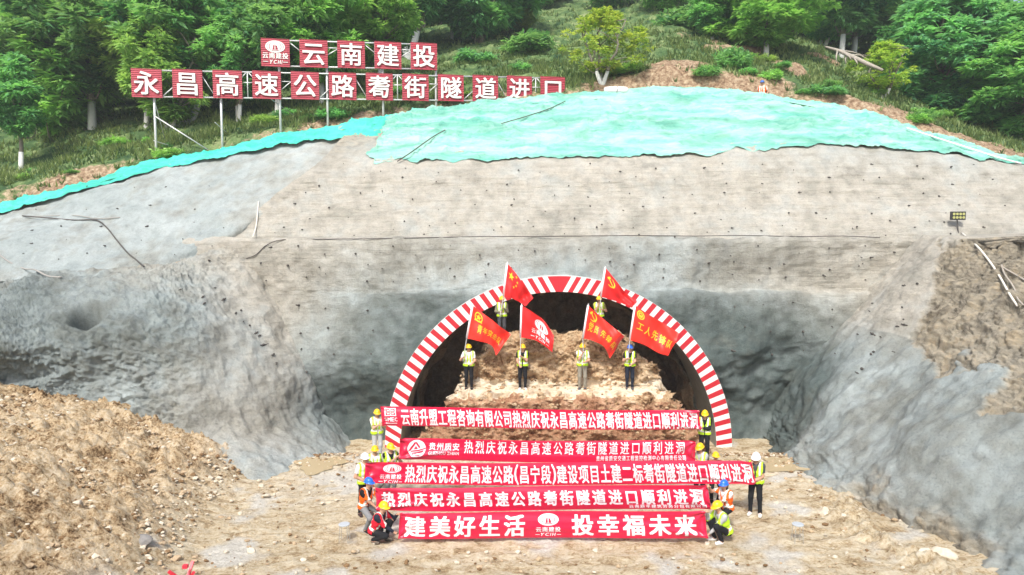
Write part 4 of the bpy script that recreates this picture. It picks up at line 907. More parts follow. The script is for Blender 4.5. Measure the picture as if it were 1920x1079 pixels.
HELM = {'yellow': plain('helmet_yellow', (.86, .52, .012), .3, var=.04), 'white': plain('helmet_white', (.82, .83, .85), .3, var=.04), 'blue': plain('helmet_blue', (.02, .14, .62), .3, var=.04)}
M_HAIR = plain('hair', (.012, .011, .011), .5)
def person(label, base, f, s=1.0, pz=.93, pf=0.0, lean=.03, feet=((0, .10), (0, -.10)), hands=(None, None), shirt=WHITE_, long=False, vest=LIME, trousers=BLACK_, shoes=BLACK_, helmet='yellow', long_hair=False, look=None, group=None, tail=False):
    base = np.asarray(base, float); f = unit([f[0], f[1], 0]); z = np.array([0, 0, 1.0]); R = np.cross(f, z)
    pel = f * pf * s + z * pz * s; up = unit(f * math.sin(lean) + z * math.cos(lean)); fr = unit(np.cross(up, R)); fr = fr if fr @ f > 0 or fr @ -z < 0 else fr
    fr = unit(np.cross(up, R)) * (1 if np.cross(up, R) @ f > 0 else -1)
    J = {}
    sc_ = pel + up * .47 * s; neck = pel + up * .53 * s; look = unit(look if look is not None else f)
    head = neck + unit(.5 * up + .5 * z) * .135 * s + f * .025 * s
    bones, cls = [], []
    def B(c, a, b, ra, rb): bones.append((np.asarray(a), np.asarray(b), ra * s, rb * s)); cls.append(c)
    hipL, hipR = pel - R * .085 * s, pel + R * .085 * s
    B('hip', hipL + up * .02 * s, hipR + up * .02 * s, .108, .108); B('torso', pel + up * .12 * s - R * .05 * s, pel + up * .12 * s + R * .05 * s, .105, .105)
    B('torso', pel + up * .27 * s - R * .075 * s, pel + up * .27 * s + R * .075 * s, .108, .108); B('torso', pel + up * .40 * s - R * .10 * s, pel + up * .40 * s + R * .10 * s, .098, .098)
    B('torso', sc_ - R * .135 * s, sc_ + R * .135 * s, .062, .062); B('neck', sc_, head, .055, .05)
    wrists = []
    for i, sgn in enumerate((-1, 1)):                            # left, then right
        sh = sc_ + R * sgn * .175 * s - up * .01 * s
        t = hands[i]
        tgt = (np.asarray(t, float) - base) if t is not None else sh - z * .52 * s + f * .06 * s + R * sgn * .06 * s
        d_ = unit(tgt - sh); wr_t = tgt - d_ * .06 * s
        el_, wr = ik(sh, wr_t, .285 * s, .25 * s, -z * 1.0 + R * sgn * .55 - f * .25)
        B('uarm', sh, el_, .056, .043); B('farm', el_, wr, .042, .028); wrists.append((el_, wr, unit(wr - el_), sgn))
        ff, fs = feet[i]; an = f * ff * s + R * (sgn * abs(fs)) * s + z * .085 * s
        an[2] += float(gz(base[0] + an[0], base[1] + an[1]) - gz(base[0], base[1])) if base[2] < .5 else 0
        hp = (hipL, hipR)[i]; kn, an = ik(hp, an, .43 * s, .42 * s, f * 1.0 + R * sgn * .22)
        B('thigh', hp, kn, .086, .058); B('shin', kn, an, .056, .040); B('shoe', an - z * .045 * s, an - z * .045 * s + (f * .15 + R * sgn * .02) * s, .042, .036)
    ns = range(len(bones)); lo = np.min([np.minimum(b[0], b[1]) - max(b[2], b[3]) for b in bones], 0) - .03; hi = np.max([np.maximum(b[0], b[1]) + max(b[2], b[3]) for b in bones], 0) + .03
    field = lambda p: smin([cap_d(p, *b) for b in bones], .016 * s)
    V, F = nets_surface(field, lo, hi, .019)
    db = np.stack([cap_d(V, *b) for b in bones]); near = np.array(cls)[db.argmin(0)]
    e = 1e-3; N_ = np.stack([field(V + np.eye(3)[i] * e) - field(V - np.eye(3)[i] * e) for i in range(3)], 1); N_ /= np.linalg.norm(N_, axis=1)[:, None] + 1e-9
    loc = V - pel; h = loc @ up / s; sx_ = loc @ R / s; fx = loc @ fr / s
    # head: skull, jaw, nose, ears
    lk = unit([look[0], look[1], look[2] if len(look) > 2 else 0]); lr = unit(np.cross(lk, z)); lu = np.cross(lr, lk)
    def hf(p):
        q = p - head; x, y, w_ = q @ lr / s, q @ lk / s, q @ lu / s
        el_ = lambda c, r: (np.sqrt(((x - c[0]) / r[0]) ** 2 + ((y - c[1]) / r[1]) ** 2 + ((w_ - c[2]) / r[2]) ** 2) - 1) * min(r) * s
        return smin([el_((0, -.01, .025), (.077, .096, .095)), el_((0, .025, -.05), (.055, .062, .07)), el_((0, .093, -.022), (.014, .022, .024)), el_((.078, -.005, -.01), (.012, .02, .032)), el_((-.078, -.005, -.01), (.012, .02, .032))], .008 * s)
    hv, hF = nets_surface(hf, head - .15 * s, head + .15 * s, .0105)
    q = (hv - head) / s; hx, hy, hz = q @ lr, q @ lk, q @ lu
    dk = ((hy > .06) & (((np.abs(np.abs(hx) - .032) < .016) & (np.abs(hz - .008) < .008)) | ((np.abs(hz + .062) < .006) & (np.abs(hx) < .024))))
    parts_V, parts_F, midx = [V, hv], [F, hF + len(V)], [np.zeros(len(F), int), dk[hF].all(1).astype(int)]
    off = len(V) + len(hv)
    # hands: palm, four bent fingers of unequal length, thumb from the side
    for el_, wr, d, sgn in wrists:
        side = unit(np.cross(d, z)) if abs(d[2]) < .9 else unit(np.cross(d, f)); side = side * (1 if side @ R * sgn < 0 else -1)
        pn = unit(np.cross(side, d)); pn = pn * (1 if pn @ f > 0 else -1)
        hb = [(wr, wr + d * .075 * s - side * .018 * s, .024 * s, .02 * s), (wr, wr + d * .075 * s + side * .02 * s, .024 * s, .02 * s)]
        for k, L_ in enumerate((.062, .072, .068, .052)):
            b0 = wr + d * .082 * s + side * (.027 - .018 * k) * s; b1 = b0 + (d * .55 + pn * .45) * L_ * .55 * s; b2 = b1 + (pn * .9 - d * .25) * L_ * .5 * s
            hb += [(b0, b1, .0098 * s, .009 * s), (b1, b2, .009 * s, .0078 * s)]
        t0 = wr + d * .03 * s + side * .024 * s; t1 = t0 + (d * .6 + side * .8) * .034 * s; t2 = t1 + (d * .6 + pn * .7) * .03 * s
        hb += [(t0, t1, .013 * s, .011 * s), (t1, t2, .011 * s, .009 * s)]
        A = np.array([b[0] for b in hb] + [b[1] for b in hb]); ff_ = lambda p, hb=hb: smin([cap_d(p, *b) for b in hb], .004 * s)
        v_, f_ = nets_surface(ff_, A.min(0) - .035, A.max(0) + .035, .0065)
        parts_V.append(v_); parts_F.append(f_ + off); midx.append(np.zeros(len(f_), int)); off += len(v_)
    root = empty('person', base, label, 'person', group)
    link('body', mesh('body', np.concatenate(parts_V), np.concatenate(parts_F), [M_SKIN, M_SKIND], np.concatenate(midx)), root)
    fold = .006 * fbm((V + base) * 14, 3)
    def garment(name, sel, t, mats, mi=None):
        k = sel[F].all(1)
        if not k.any(): return
        X = V + N_ * (t * s + fold[:, None] * (t / .01) * .6 if False else (t * s + fold * .8)[:, None])
        fs = F[k]; u_, inv = np.unique(fs, return_inverse=True); fs = inv.reshape(-1, 4)
        X1 = X[u_]; n1 = N_[u_]; fb = fs[:, ::-1] + len(u_)
        e_ = np.concatenate([fs[:, [i, (i + 1) % 4]] for i in range(4)]); key = np.sort(e_, 1); _, i_, c_ = np.unique(key, axis=0, return_inverse=True, return_counts=True)
        bd = e_[c_[i_.ravel()] == 1]; rim = np.stack([bd[:, 1], bd[:, 0], bd[:, 0] + len(u_), bd[:, 1] + len(u_)], 1)
        m1 = mi[k] if mi is not None else np.zeros(len(fs), int)
        link(name, mesh(name, np.concatenate([X1, X1 - n1 * .006]), np.concatenate([fs, fb, rim]), mats, np.concatenate([m1, m1, np.zeros(len(rim), int)])), root)
    upper = (near == 'torso') | ((near == 'hip') & (h > .015)) | (near == 'uarm') | ((near == 'neck') & (h < .50))
    dsh = np.minimum(*[np.linalg.norm(V - (sc_ + R * g * .175 * s), axis=1) for g in (-1, 1)]) / s
    if long: upper |= near == 'farm'
    else: upper &= ~((near == 'uarm') & (dsh > .21))
    garment('shirt', upper, .011, cloth_mat(shirt))
    lower = (near == 'thigh') | (near == 'shin') | ((near == 'hip') & (h < .05))
    garment('trousers', lower, .010, cloth_mat(trousers)); garment('shoes', near == 'shoe', .009, cloth_mat(shoes, .6))
    if vest is not None:
        body_ = ((near == 'torso') | ((near == 'hip') & (h > -.02)) | ((near == 'neck') & (h < .49)) | ((near == 'uarm') & (np.abs(sx_) < .185) & (h > .3)))
        neckcut = (fx > .02) & (np.abs(sx_) < .012 + .30 * np.clip(h - .30, 0, 1)) | (np.abs(sx_) < .055) & (h > .47)
        sel = body_ & (h > -.02) & ~neckcut & (np.abs(sx_) < .2)
        hc, xc = h[F].mean(1), np.abs(sx_[F].mean(1))
        band = ((np.abs(hc - .10) < .026) | (np.abs(hc - .24) < .0 if False else np.abs(hc - .10) < .026) | ((np.abs(xc - .105) < .026) & (hc > .13))).astype(int)
        garment('vest', sel, .024, [cloth_mat(vest, .6), cloth_mat(SILVER, .45)], band)
    # hard hat with brim and ridge
    hb = MB(); hc_ = head + lu * .045 * s; rings = 9; sg = 26; Vh, Fh = [], []
    for i in range(rings):
        a = i / (rings - 1) * math.pi / 2
        for j in range(sg):
            b = 2 * math.pi * j / sg; ridge = .010 * math.exp(-(math.sin(b) * math.cos(a) / .18) ** 2)
            Vh.append(hc_ + (lr * math.sin(b) * .105 * math.cos(a) + lk * math.cos(b) * .128 * math.cos(a) + lu * (.112 * math.sin(a))) * s * (1 + ridge * 4))
    for i in range(rings - 1):
        for j in range(sg): Fh.append((i * sg + j, i * sg + (j + 1) % sg, (i + 1) * sg + (j + 1) % sg, (i + 1) * sg + j))
    n0 = len(Vh)
    for j in range(sg):
        b = 2 * math.pi * j / sg; br = .016 + .042 * max(0, math.cos(b)) ** 2
        Vh.append(hc_ + (lr * math.sin(b) * (.105 + br) + lk * math.cos(b) * (.128 + br) - lu * (.012 + .01 * max(0, math.cos(b)))) * s)
    for j in range(sg): Fh.append((n0 + j, n0 + (j + 1) % sg, (j + 1) % sg, j))
    hb.add(Vh, Fh); hb.build('hard_hat', HELM[helmet], root, smooth=True)
    def hair(p):
        q = p - head; x, y, w_ = q @ lr / s, q @ lk / s, q @ lu / s
        d1 = (np.sqrt((x / .084) ** 2 + ((y + .018) / .098) ** 2 + ((w_ - .025) / .10) ** 2) - 1) * .084 * s
        cut = np.maximum(-(w_ + .035) , (y - .01 - .35 * np.clip(w_, 0, 1)) * .8) * s
        d = np.maximum(d1, cut)
        if long_hair:
            a = head - lk * .06 * s; b_ = [cap_d(p, a + lr * g * .045 * s, a + lr * g * .075 * s - z * .26 * s + lk * .05 * s, .045 * s, .02 * s) for g in (-1, 1)]
            d = smin([d] + b_ + [cap_d(p, a, a - z * .24 * s - lk * .02 * s, .055 * s, .025 * s)], .01 * s)
        return d
    v_, f_ = nets_surface(hair, head - np.array([.2, .2, .42 if long_hair else .2]) * s, head + .2 * s, .012 if not long_hair else .015)
    link('hair', mesh('hair', v_, f_, M_HAIR), root)
    return root
FB = 'flag bearers on the soil core'; BH = 'workers holding the ends of the banners'
CAMF = lambda b: unit([-b[0], -b[1], 0])
def stand(label, u, v_feet, Y, hl, hr, f=None, dy=(-.28, -.28), z=None, **k):
    b = np.array([(u - 960) / FPX * (Y * ca - (z + .9 - CAMZ) * sa), Y, z])
    hs = [None if q is None else P(q[0], q[1], Y + d) for q, d in zip((hl, hr), dy)]
    return person(label, b, CAMF(b) if f is None else f, hands=hs, **k)
# the bearers: hl is the hand on the person's own left (right in the picture)
stand('man in white shirt and lime vest raising the leftmost lower flag', 879, 0, 24.62, (884, 686), (868, 673), z=PB1, shirt=WHITE_, group=FB, s=.97)
stand('man in black shirt and lime vest with white shoes, holding a flag upright', 980, 0, 24.62, (977, 671), (975, 689), z=PB1, shirt=BLACK_, shoes=WHITE_, group=FB, s=.97)
stand('man in white shirt with khaki trousers, flag pole in front of his face', 1092, 0, 24.62, (1096, 682), (1094, 664), z=PB1, shirt=WHITE_, trousers=KHAKI, shoes=DKGREY, group=FB, s=.98)
stand('flag bearer in a blue hard hat, black shirt and dark trousers', 1181, 0, 24.62, (1183, 687), (1177, 675), z=PB1, shirt=BLACK_, trousers=NAVY, shoes=DKGREY, helmet='blue', group=FB, s=.96)
stand('man in a camouflage green long-sleeved shirt, on the upper ledge left', 941, 0, 25.62, (943, 580), (938, 588), z=PB2 - .02, shirt=(.20, .19, .13), long=True, trousers=DKGREY, group=FB, s=.93, dy=(-.25, -.25))
stand('bare-armed flag bearer in lime vest, on the upper ledge right', 1123, 0, 25.62, (1130, 583), (1124, 572), z=PB2 - .02, shirt=(.34, .36, .10), trousers=DKGREY, group=FB, s=.93, dy=(-.25, -.3))
def at_ground(label, u, Y, hl, hr, f, **k):
    x = (u - 960) / FPX * (Y * ca + 7 * sa); return stand(label, u, 0, Y, hl, hr, np.array(f, float), z=gh(x, Y) + .0, **k)
at_ground('worker in pale grey trousers at the left end of the farthest banner', 707, 22.55, (716, 800), (714, 798), (.45, -1), dy=(-.25, -.25), trousers=LGREY, shirt=WHITE_, shoes=LGREY, look=(.5, -1, -.1), group=BH, s=1.0)
at_ground('worker in black with yellow helmet at the right end of the farthest banner', 1321, 22.5, (1316, 806), (1313, 804), (-.3, -1), dy=(-.25, -.25), shirt=BLACK_, long=True, look=(-.3, -1, -.25), group=BH, s=.99)
at_ground('man in black shirt and yellow helmet, left end of the second banner', 732, 19.0, (748, 860), (749, 857), (.5, -1), dy=(-.2, -.2), shirt=BLACK_, trousers=GREYT, look=(.8, -1, -.15), group=BH, s=.96)
at_ground('man in pale shirt looking down at the right end of the second banner', 1313, 19.0, (1303, 863), (1303, 850), (-.7, -1), dy=(-.2, -.2), shirt=LGREY, look=(-.9, -.8, -.35), group=BH, s=.96)
at_ground('mostly hidden worker in yellow helmet, behind the white helmeted man on the left', 703, 19.6, None, None, (.3, -1), shirt=WHITE_, trousers=GREYT, group=BH, s=.96, pz=.66)
at_ground('hidden worker of whom only a yellow helmet shows above the long banner', 1341, 18.9, None, None, (-.1, -1), vest=None, shirt=(.28, .10, .06), group=BH, s=.90, pz=.80)
at_ground('man in white helmet and white shirt holding the long banner', 684, 17.95, (687, 868), (684, 905), (.75, -1), dy=(-.12, -.12), shirt=WHITE_, helmet='white', shoes=(.05, .03, .03), feet=((.0, .12), (-.05, .14)), look=(.4, -1, 0), group=BH, s=.99)
at_ground('man in white helmet, grey shirt and white shoes, standing free at the right', 1417, 17.95, (1412, 906), (1409, 869), (-.55, -1), dy=(-.12, -.15), shirt=DKGREY, helmet='white', shoes=WHITE_, feet=((.0, .13), (.0, .12)), look=(-.5, -1, -.3), group=BH, s=1.0)
at_ground('man in blue helmet and orange vest bending at the left banner end', 690, 17.0, (706, 920), (708, 955), (.85, -.6), dy=(-.1, -.15), shirt=BLACK_, vest=ORANGE, trousers=GREYT, helmet='blue', pz=.62, pf=-.12, lean=.22, feet=((.20, .12), (.04, .14)), look=(1, -.55, -.1), group=BH, s=.98)
at_ground('long-haired woman in blue helmet and orange vest at the right banner end', 1357, 16.95, (1333, 953), (1327, 913), (-.85, -.6), dy=(-.1, -.1), shirt=WHITE_, vest=ORANGE, helmet='blue', long_hair=True, pz=.62, pf=-.14, lean=.18, feet=((.18, .12), (-.2, .14)), look=(-.9, -.75, -.05), group=BH, s=.94)
at_ground('crouching man in dark jacket, red vest and yellow helmet', 708, 16.35, (749, 966), (748, 1007), (1, -.35), dy=(-.05, -.1), shirt=NAVY, long=True, vest=REDV, shoes=(.12, .10, .08), pz=.27, pf=-.10, lean=.42, feet=((.16, .11), (-.06, .13)), look=(1, -.75, -.15), group=BH, s=1.0)
at_ground('crouching worker in light grey sleeves and lime vest, right of nearest banner', 1356, 16.35, (1326, 1006), (1322, 962), (-1, -.25), dy=(-.1, -.05), shirt=LGREY, long=True, shoes=WHITE_, pz=.27, pf=-.10, lean=.38, feet=((.10, .13), (.16, .10)), look=(-1, -.25, -.35), group=BH, s=1.0)
_h = onhill(1431, 172); _b = P(1431, 200, 36.4); person('distant worker in orange vest and blue helmet up behind the green net', (_b[0], 36.6, P(1431, 151, 36.6)[2] - 1.72), (-.6, -1), s=.98, shirt=(.6, .5, .45), vest=ORANGE, trousers=(.4, .08, .03), helmet='blue')
# ------------------------------------------------------------ trees, bushes, grass
def leaf_cards(rs, centers, radii, n_each, L0, W0, droop=.5, flat=.75):
    """sprays of pointed leaflets scattered through a set of clumps"""
    V, tone = [], []
    C = np.repeat(np.asarray(centers), n_each, axis=0); Rr = np.repeat(np.asarray(radii), n_each); n = len(C)
    d = rs.normal(size=(n, 3)); d /= np.linalg.norm(d, axis=1)[:, None]; rad = Rr * (.35 + .65 * rs.random(n) ** .6)
    c = C + d * rad[:, None] * np.array([1, 1, flat])
    tone0 = np.repeat(rs.random(len(centers)), n_each)
    for k in range(6):                                           # leaflets of a spray
        a = rs.random(n) * 2 * math.pi; el_ = -droop * rs.random(n) + .35
        dirv = np.stack([np.cos(a) * np.cos(el_), np.sin(a) * np.cos(el_), np.sin(el_)], 1) * .75 + d * .5; dirv /= np.linalg.norm(dirv, axis=1)[:, None]
        sd = np.cross(dirv, rs.normal(size=(n, 3)) * .4 + np.array([0, 0, 1.])); sd /= np.linalg.norm(sd, axis=1)[:, None] + 1e-9
        L_ = L0 * (.6 + .8 * rs.random(n)); w_ = W0 * (.7 + .6 * rs.random(n))
        b = c + rs.normal(size=(n, 3)) * .05; mid = b + dirv * (L_ * .5)[:, None]; tip = b + dirv * L_[:, None] - np.array([0, 0, 1]) * (L_ * .18)[:, None]
        V.append(np.stack([b, mid + sd * w_[:, None], tip, mid - sd * w_[:, None]], 1)); tone.append(np.clip(.6 * tone0 + .55 * rs.random(n) - .08, 0, 1))
    V = np.concatenate(V).reshape(-1, 3); t = np.repeat(np.concatenate(tone), 4)
    return V, np.arange(len(V)).reshape(-1, 4), t
def grow(seed, H, W_, stems=1, clear=.16, n_cl=95, per=26, leaf=(.36, .062), gaps=.25, whitewash=True, top=.5):
    """trunk with limbs reaching into a crown of leaf clumps; W_: crown width / height, clear: where the crown starts, top: height of its widest part"""
    rs = np.random.default_rng(seed); b = MB(); C = []
    lobes = rs.normal(size=(7, 3)); lobes /= np.linalg.norm(lobes, axis=1)[:, None]
    while len(C) < n_cl:
        t = rs.random(); hgt = clear + (1 - clear) * t; prof = math.sin(math.pi * min(1, max(0.0, (t ** (math.log(.5) / math.log(top)))))) ** .55
        a = rs.random() * 2 * math.pi; d = np.array([math.cos(a), math.sin(a), 2 * t - 1])
        lump = .72 + .42 * max(0, (lobes @ unit(d)).max() - .35)
        r = W_ * .5 * prof * lump * (rs.random() ** .42)
        p = np.array([math.cos(a) * r, math.sin(a) * r, hgt - .10 * r]) * H
        if noise(p * 4.2 / H + seed * 3.1) < -.45 + gaps * .9 and r > W_ * .18: continue
        C.append(p)
    C = np.array(C); rad = H * (.055 + .035 * rs.random(len(C))) * (1 if per > 12 else .75)
    V, F, t = leaf_cards(rs, C, rad, per, leaf[0], leaf[1], .6, .62)
    hz = (V[:, 2] / H); cm = mesh('crown', V, F, M_LEAF[0], attrs={'leaf': t})
    r0 = H * .017 + .02
    for k in range(stems):
        a = 2 * math.pi * k / max(1, stems) + rs.random(); ln = .34 if stems > 1 else .05
        d = unit([math.cos(a) * ln, math.sin(a) * ln, 1]); base = np.array([math.cos(a), math.sin(a), 0]) * .07 * (stems > 1)
        pts = [base + d * H * q + np.array([rs.normal(), rs.normal(), 0]) * H * .012 * (q > .1) for q in np.linspace(0, .86, 9)]
        m_ = base + d * min(1.15, H * .19)
        if whitewash: b.tube([base - np.array([0, 0, .6]), base, m_], [r0 * 1.4, r0 * 1.15, r0], 8, 1); pts = [m_] + [p for p in pts if p[2] > m_[2] + .1]
        else: pts = [base - np.array([0, 0, .6])] + pts
        pts = np.array(pts); b.tube(pts, np.linspace(r0, r0 * .25, len(pts)), 8, 0)
        for c in C[rs.permutation(len(C))[:26 // stems]]:          # limbs run from the stem out to a clump
            i = int(np.clip(np.searchsorted(pts[:, 2], c[2] - .12 * H - .35 * np.hypot(c[0], c[1])), 1, len(pts) - 1)); s0 = pts[i]
            mid = .5 * (s0 + c) + np.array([0, 0, .05 * H]) * rs.normal() + rs.normal(size=3) * .02 * H
            b.tube(crom(np.array([s0, mid, c]), 6), np.linspace(r0 * .42, r0 * .1, 6), 5, 0)
    return b.mesh('trunk', [M_BARK, M_WASH], True), cm, H, W_
KINDS = [grow(101, 6, .62, 1, .14, 80), grow(202, 6, .85, 1, .08, 120), grow(303, 6, .95, 2, .17, 110, gaps=.3), grow(404, 6, 1.15, 1, .22, 110, gaps=.35, top=.6), grow(505, 6, .8, 1, .04, 120, whitewash=False),
         grow(606, 6, 1.05, 3, .24, 115, 9, (.30, .055), gaps=.55, top=.42), grow(707, 6, .62, 1, .40, 62, 20, gaps=.5, top=.5), grow(808, 6, .95, 1, .10, 125, whitewash=False), grow(909, 6, .75, 1, .06, 105, whitewash=False),
         grow(111, 6, .85, 1, .27, 105, gaps=.4, top=.52), grow(222, 6, .78, 2, .30, 95, gaps=.45, top=.5)]
def tree(base, height, kind, leaf, label, rot=0.0, wide=1.0, name='broadleaf_tree', group=None):
    tm, cm, top, _ = KINDS[kind]; k = height / top
    r = empty(name, base, label, 'tree', group); r.rotation_euler = (0, 0, rot); r.scale = (k * wide, k * wide, k)
    a = link('trunk', tm, r); c = link('crown', cm, r)
    c.material_slots[0].link = 'OBJECT'; c.material_slots[0].material = M_LEAF[leaf]
    return r
def tree_px(u, v, v_top, kind, leaf, label, rot=0.0, wide=1.0, sink=0.1, **k):
    b = onhill(u, v); t = P(u, v_top, b[1]); return tree(b - (0, 0, sink), max(1.2, t[2] - b[2]), kind, leaf, label, rot, wide, **k)
tree_px(36, 318, 110, 6, 0, 'slender pale-stemmed tree nearest the left edge, above the bare bank', .4, .95)
tree_px(172, 240, -60, 9, 1, 'big dark tree with a thick whitewashed foot at the left', 1.1, 1.15)
tree_px(318, 246, 30, 2, 2, 'light green forked tree behind the left sign posts', 2.2, 1.0)
tree_px(330, 232, -40, 10, 1, 'dark full tree behind the light green forked tree', 2.9, 1.1)
tree_px(443, 228, 30, 10, 0, 'mid green tree behind the sign under the logo panel', 2.0, .9)
tree_px(520, 205, -30, 9, 1, 'dark tree rising behind the logo panel', .7, 1.0)
tree_px(606, 190, -45, 3, 2, 'bright green tree leaning over the first character of the upper sign row', 4.0, 1.0)
tree_px(715, 160, -40, 9, 2, 'bright green spreading tree behind the upper sign row', .2, 1.05)
tree_px(853, 68, -90, 6, 0, 'thin pale-trunked tree right of the sign, high on the slope', 1.2, 1.0)
tree_px(982, 60, 3, 0, 2, 'small light green tree alone on the grassy slope', 1.9, 1.5)
tree_px(1130, 152, 18, 5, 3, 'yellow-green multi-stemmed tree just above the net', 3.0, 1.25)
tree_px(1335, 78, -50, 0, 0, 'slim tree with a whitewashed foot, left of the broad tree', 2.4, 1.2)
tree_px(1437, 103, -70, 3, 2, 'broad umbrella-shaped tree with whitewashed trunk, upper right of centre', .9, 1.35)
tree_px(1545, 82, -60, 2, 0, 'tree at the upper edge above the fallen dead branch', 1.5, 1.1)
tree_px(1660, 180, 78, 5, 3, 'small yellow-leaved tree with white trunk beside the dead branch', .3, 1.3)
tree_px(1765, 208, -30, 4, 1, 'dense dark tree at the edge of the right wood', 2.6, 1.15)
tree_px(1845, 236, 10, 2, 1, 'dark low-branched tree nearest the right wood edge', .1, 1.25)
tree_px(1910, 262, 60, 1, 0, 'leafy tree at the far right edge of the picture', 5.1, 1.3)
tree_px(1700, 150, -60, 1, 0, 'tall green tree behind the small yellow one', 3.3, 1.1)
TG = 'trees of the wood covering the hillside'
rs = np.random.default_rng(5)
taken = []
def wood(u0, u1, v0, v1, n, h0, h1, gap, leaves, kinds=(4, 7, 8, 9, 10, 8, 1)):
    k = 0
    for _ in range(n * 12):
        if k >= n: break
        u, v = rs.uniform(u0, u1), rs.uniform(v0, v1); b = onhill(u, v)
        if abs(proj(b)[0] - u) > 30 or any(np.hypot(*(b[:2] - q)) < gap for q in taken): continue
        taken.append(b[:2]); k += 1
        tree(b - (0, 0, .15), rs.uniform(h0, h1), int(rs.choice(kinds)), int(rs.choice(leaves)), 'green broadleaf tree of the dense wood on the hillside', rs.uniform(0, 6.28), rs.uniform(.95, 1.3), group=TG)
wood(-160, 480, 120, 250, 20, 6.5, 9.5, 2.3, [1, 0, 0, 2, 2]); wood(-220, 820, 60, 175, 24, 7.5, 11, 2.6, [1, 1, 0, 0]); wood(-100, 900, 10, 80, 16, 8, 12, 3.0, [1, 0])
wood(1720, 2150, 130, 235, 20, 6, 8.5, 2.1, [1, 0, 0], (4, 7, 8, 9)); wood(1560, 2200, 20, 130, 24, 6.5, 9.5, 2.6, [1, 0, 0, 2], (4, 7, 8, 9, 7))
wood(880, 1600, -25, 30, 22, 4.5, 7.5, 2.6, [0, 0, 2, 1]); wood(800, 1650, -120, -30, 18, 6, 9, 3.2, [0, 1])
# bushes
def bush_mesh(seed, sq):
    r_ = np.random.default_rng(seed); n = 22; a = r_.random(n) * 6.28; q = r_.random(n) ** .6 * .75
    c = np.stack([np.cos(a) * q, np.sin(a) * q * .8, .12 + .5 * r_.random(n) ** 1.6 * (1.1 - q)], 1); V, F, t = leaf_cards(r_, c, .10 + .14 * r_.random(n), 13, .20, .035, .2)
    V[:, 2] = np.maximum(V[:, 2], -.05); return mesh('bush', V, F, M_LEAF[0], attrs={'leaf': t})
BM = [bush_mesh(i, 0) for i in (1, 2, 3, 4)]
def bush(u, v, size, leaf, label, sq=1.0, group=None):
    o = link('bush', BM[rs.integers(4)], None, onhill(u, v) - (0, 0, .08 * size)); o.scale = (size * sq, size * sq, size); o.rotation_euler = (0, 0, rs.uniform(0, 6))
    o.material_slots[0].link = 'OBJECT'; o.material_slots[0].material = M_LEAF[leaf]; tag(o, label, 'bush', group)
bush(1375, 122, 1.75, 0, 'rounded upright green bush on the grassy slope below the broad tree', .8)
bush(990, 98, 2.0, 1, 'wide blue-green bush below the small light green tree', 1.35)
bush(892, 112, 1.4, 1, 'dark bush on the slope right of the sign', 1.3)
bush(1290, 45, 2.6, 1, 'large dark bush high on the slope near the top', 1.1)
for i in range(46):
    u, v = rs.uniform(20, 1900), 0; d = abs(rs.normal()) ** .8 * 34; v = np.interp(u, CRU, CRV) - 14 - d - (18 if 1130 < u < 1500 else 0)
    bush(u, v, rs.uniform(.35, .95) ** 1.3, int(rs.choice([0, 0, 2, 2, 1])), 'low scrubby bush on the grassy hillside', rs.uniform(.9, 1.5), 'scrub bushes on the hillside')
# grass and ferns: blades all over the hill where it is not bare
def make_grass():
    k = (HD > .9) & (HD < 34) & (HU > -250) & (HU < 2250); idx = np.nonzero(k.ravel())[0]; p_ = HX.reshape(-1, 3)[idx]; s_ = HSOIL.ravel()[idx]
    n = 60000; ii = rs.integers(0, len(idx), n); pos = p_[ii] + rs.normal(size=(n, 3)) * np.array([.22, .12, 0]); m = rs.random(n) > s_[ii] * 1.05
    cl = fbm(pos * .6 + 5, 3); m &= rs.random(n) < .55 + .9 * cl; pos = pos[m]; cl = cl[m]; n = len(pos); pos[:, 2] -= .05
    V, T = [], []
    for j in range(5):
        a = rs.random(n) * 6.28; L_ = (.11 + .22 * rs.random(n)) * (1 + .8 * np.clip(cl, 0, 1)); w_ = .030 + .03 * rs.random(n)
        d = np.stack([np.cos(a), np.sin(a), 0 * a], 1); sd = np.stack([-np.sin(a), np.cos(a), 0 * a], 1); b = pos + d * .05
        V.append(np.stack([b - sd * w_[:, None], b + sd * w_[:, None], b + d * (L_ * .6)[:, None] + np.array([0, 0, 1]) * L_[:, None]], 1)); T.append(np.clip(.45 + .6 * cl + .35 * rs.normal(size=n), 0, 1))
    V = np.concatenate(V).reshape(-1, 3); o = link('hill_grass', mesh('hill_grass', V, np.arange(len(V)).reshape(-1, 3), M_GRASS, attrs={'leaf': np.repeat(np.concatenate(T), 3)}))
    tag(o, 'grass and low weeds covering the terraced hillside', 'grass', kind='stuff')
make_grass()
# the dead branch on the right slope
def dead_branch():
    pts = [P(u, v, y) for u, v, y in ((1548, 88, 41.5), (1572, 95, 41), (1600, 108, 40.2), (1630, 122, 39.4), (1655, 132, 38.7))]; o0 = pts[-1]
    b = MB(); b.tube(np.array(pts) - o0, [.05, .09, .13, .12, .07], 8)
    for A in (((1572, 95, 41), (1598, 98, 41.3), (1630, 108, 41.3)), ((1588, 103, 40.6), (1612, 104, 41), (1640, 118, 40.8)), ((1583, 101, 40.5), (1592, 106, 39.9), (1597, 114, 39.8)), ((1570, 96, 41), (1568, 106, 40.6), (1568, 116, 40.4)), ((1588, 104, 40.4), (1585, 112, 40.2), (1586, 120, 40.1)), ((1600, 108, 40.2), (1606, 116, 39.6), (1608, 121, 39.5))):
        b.tube(np.array([P(*a) for a in A]) - o0, [.06, .045, .02], 6)
    o = b.build('dead_branch', M_DEAD, None, o0, True); tag(o, 'bleached fallen branch lying across the slope beside the yellow-leaved tree', 'branch')
dead_branch()

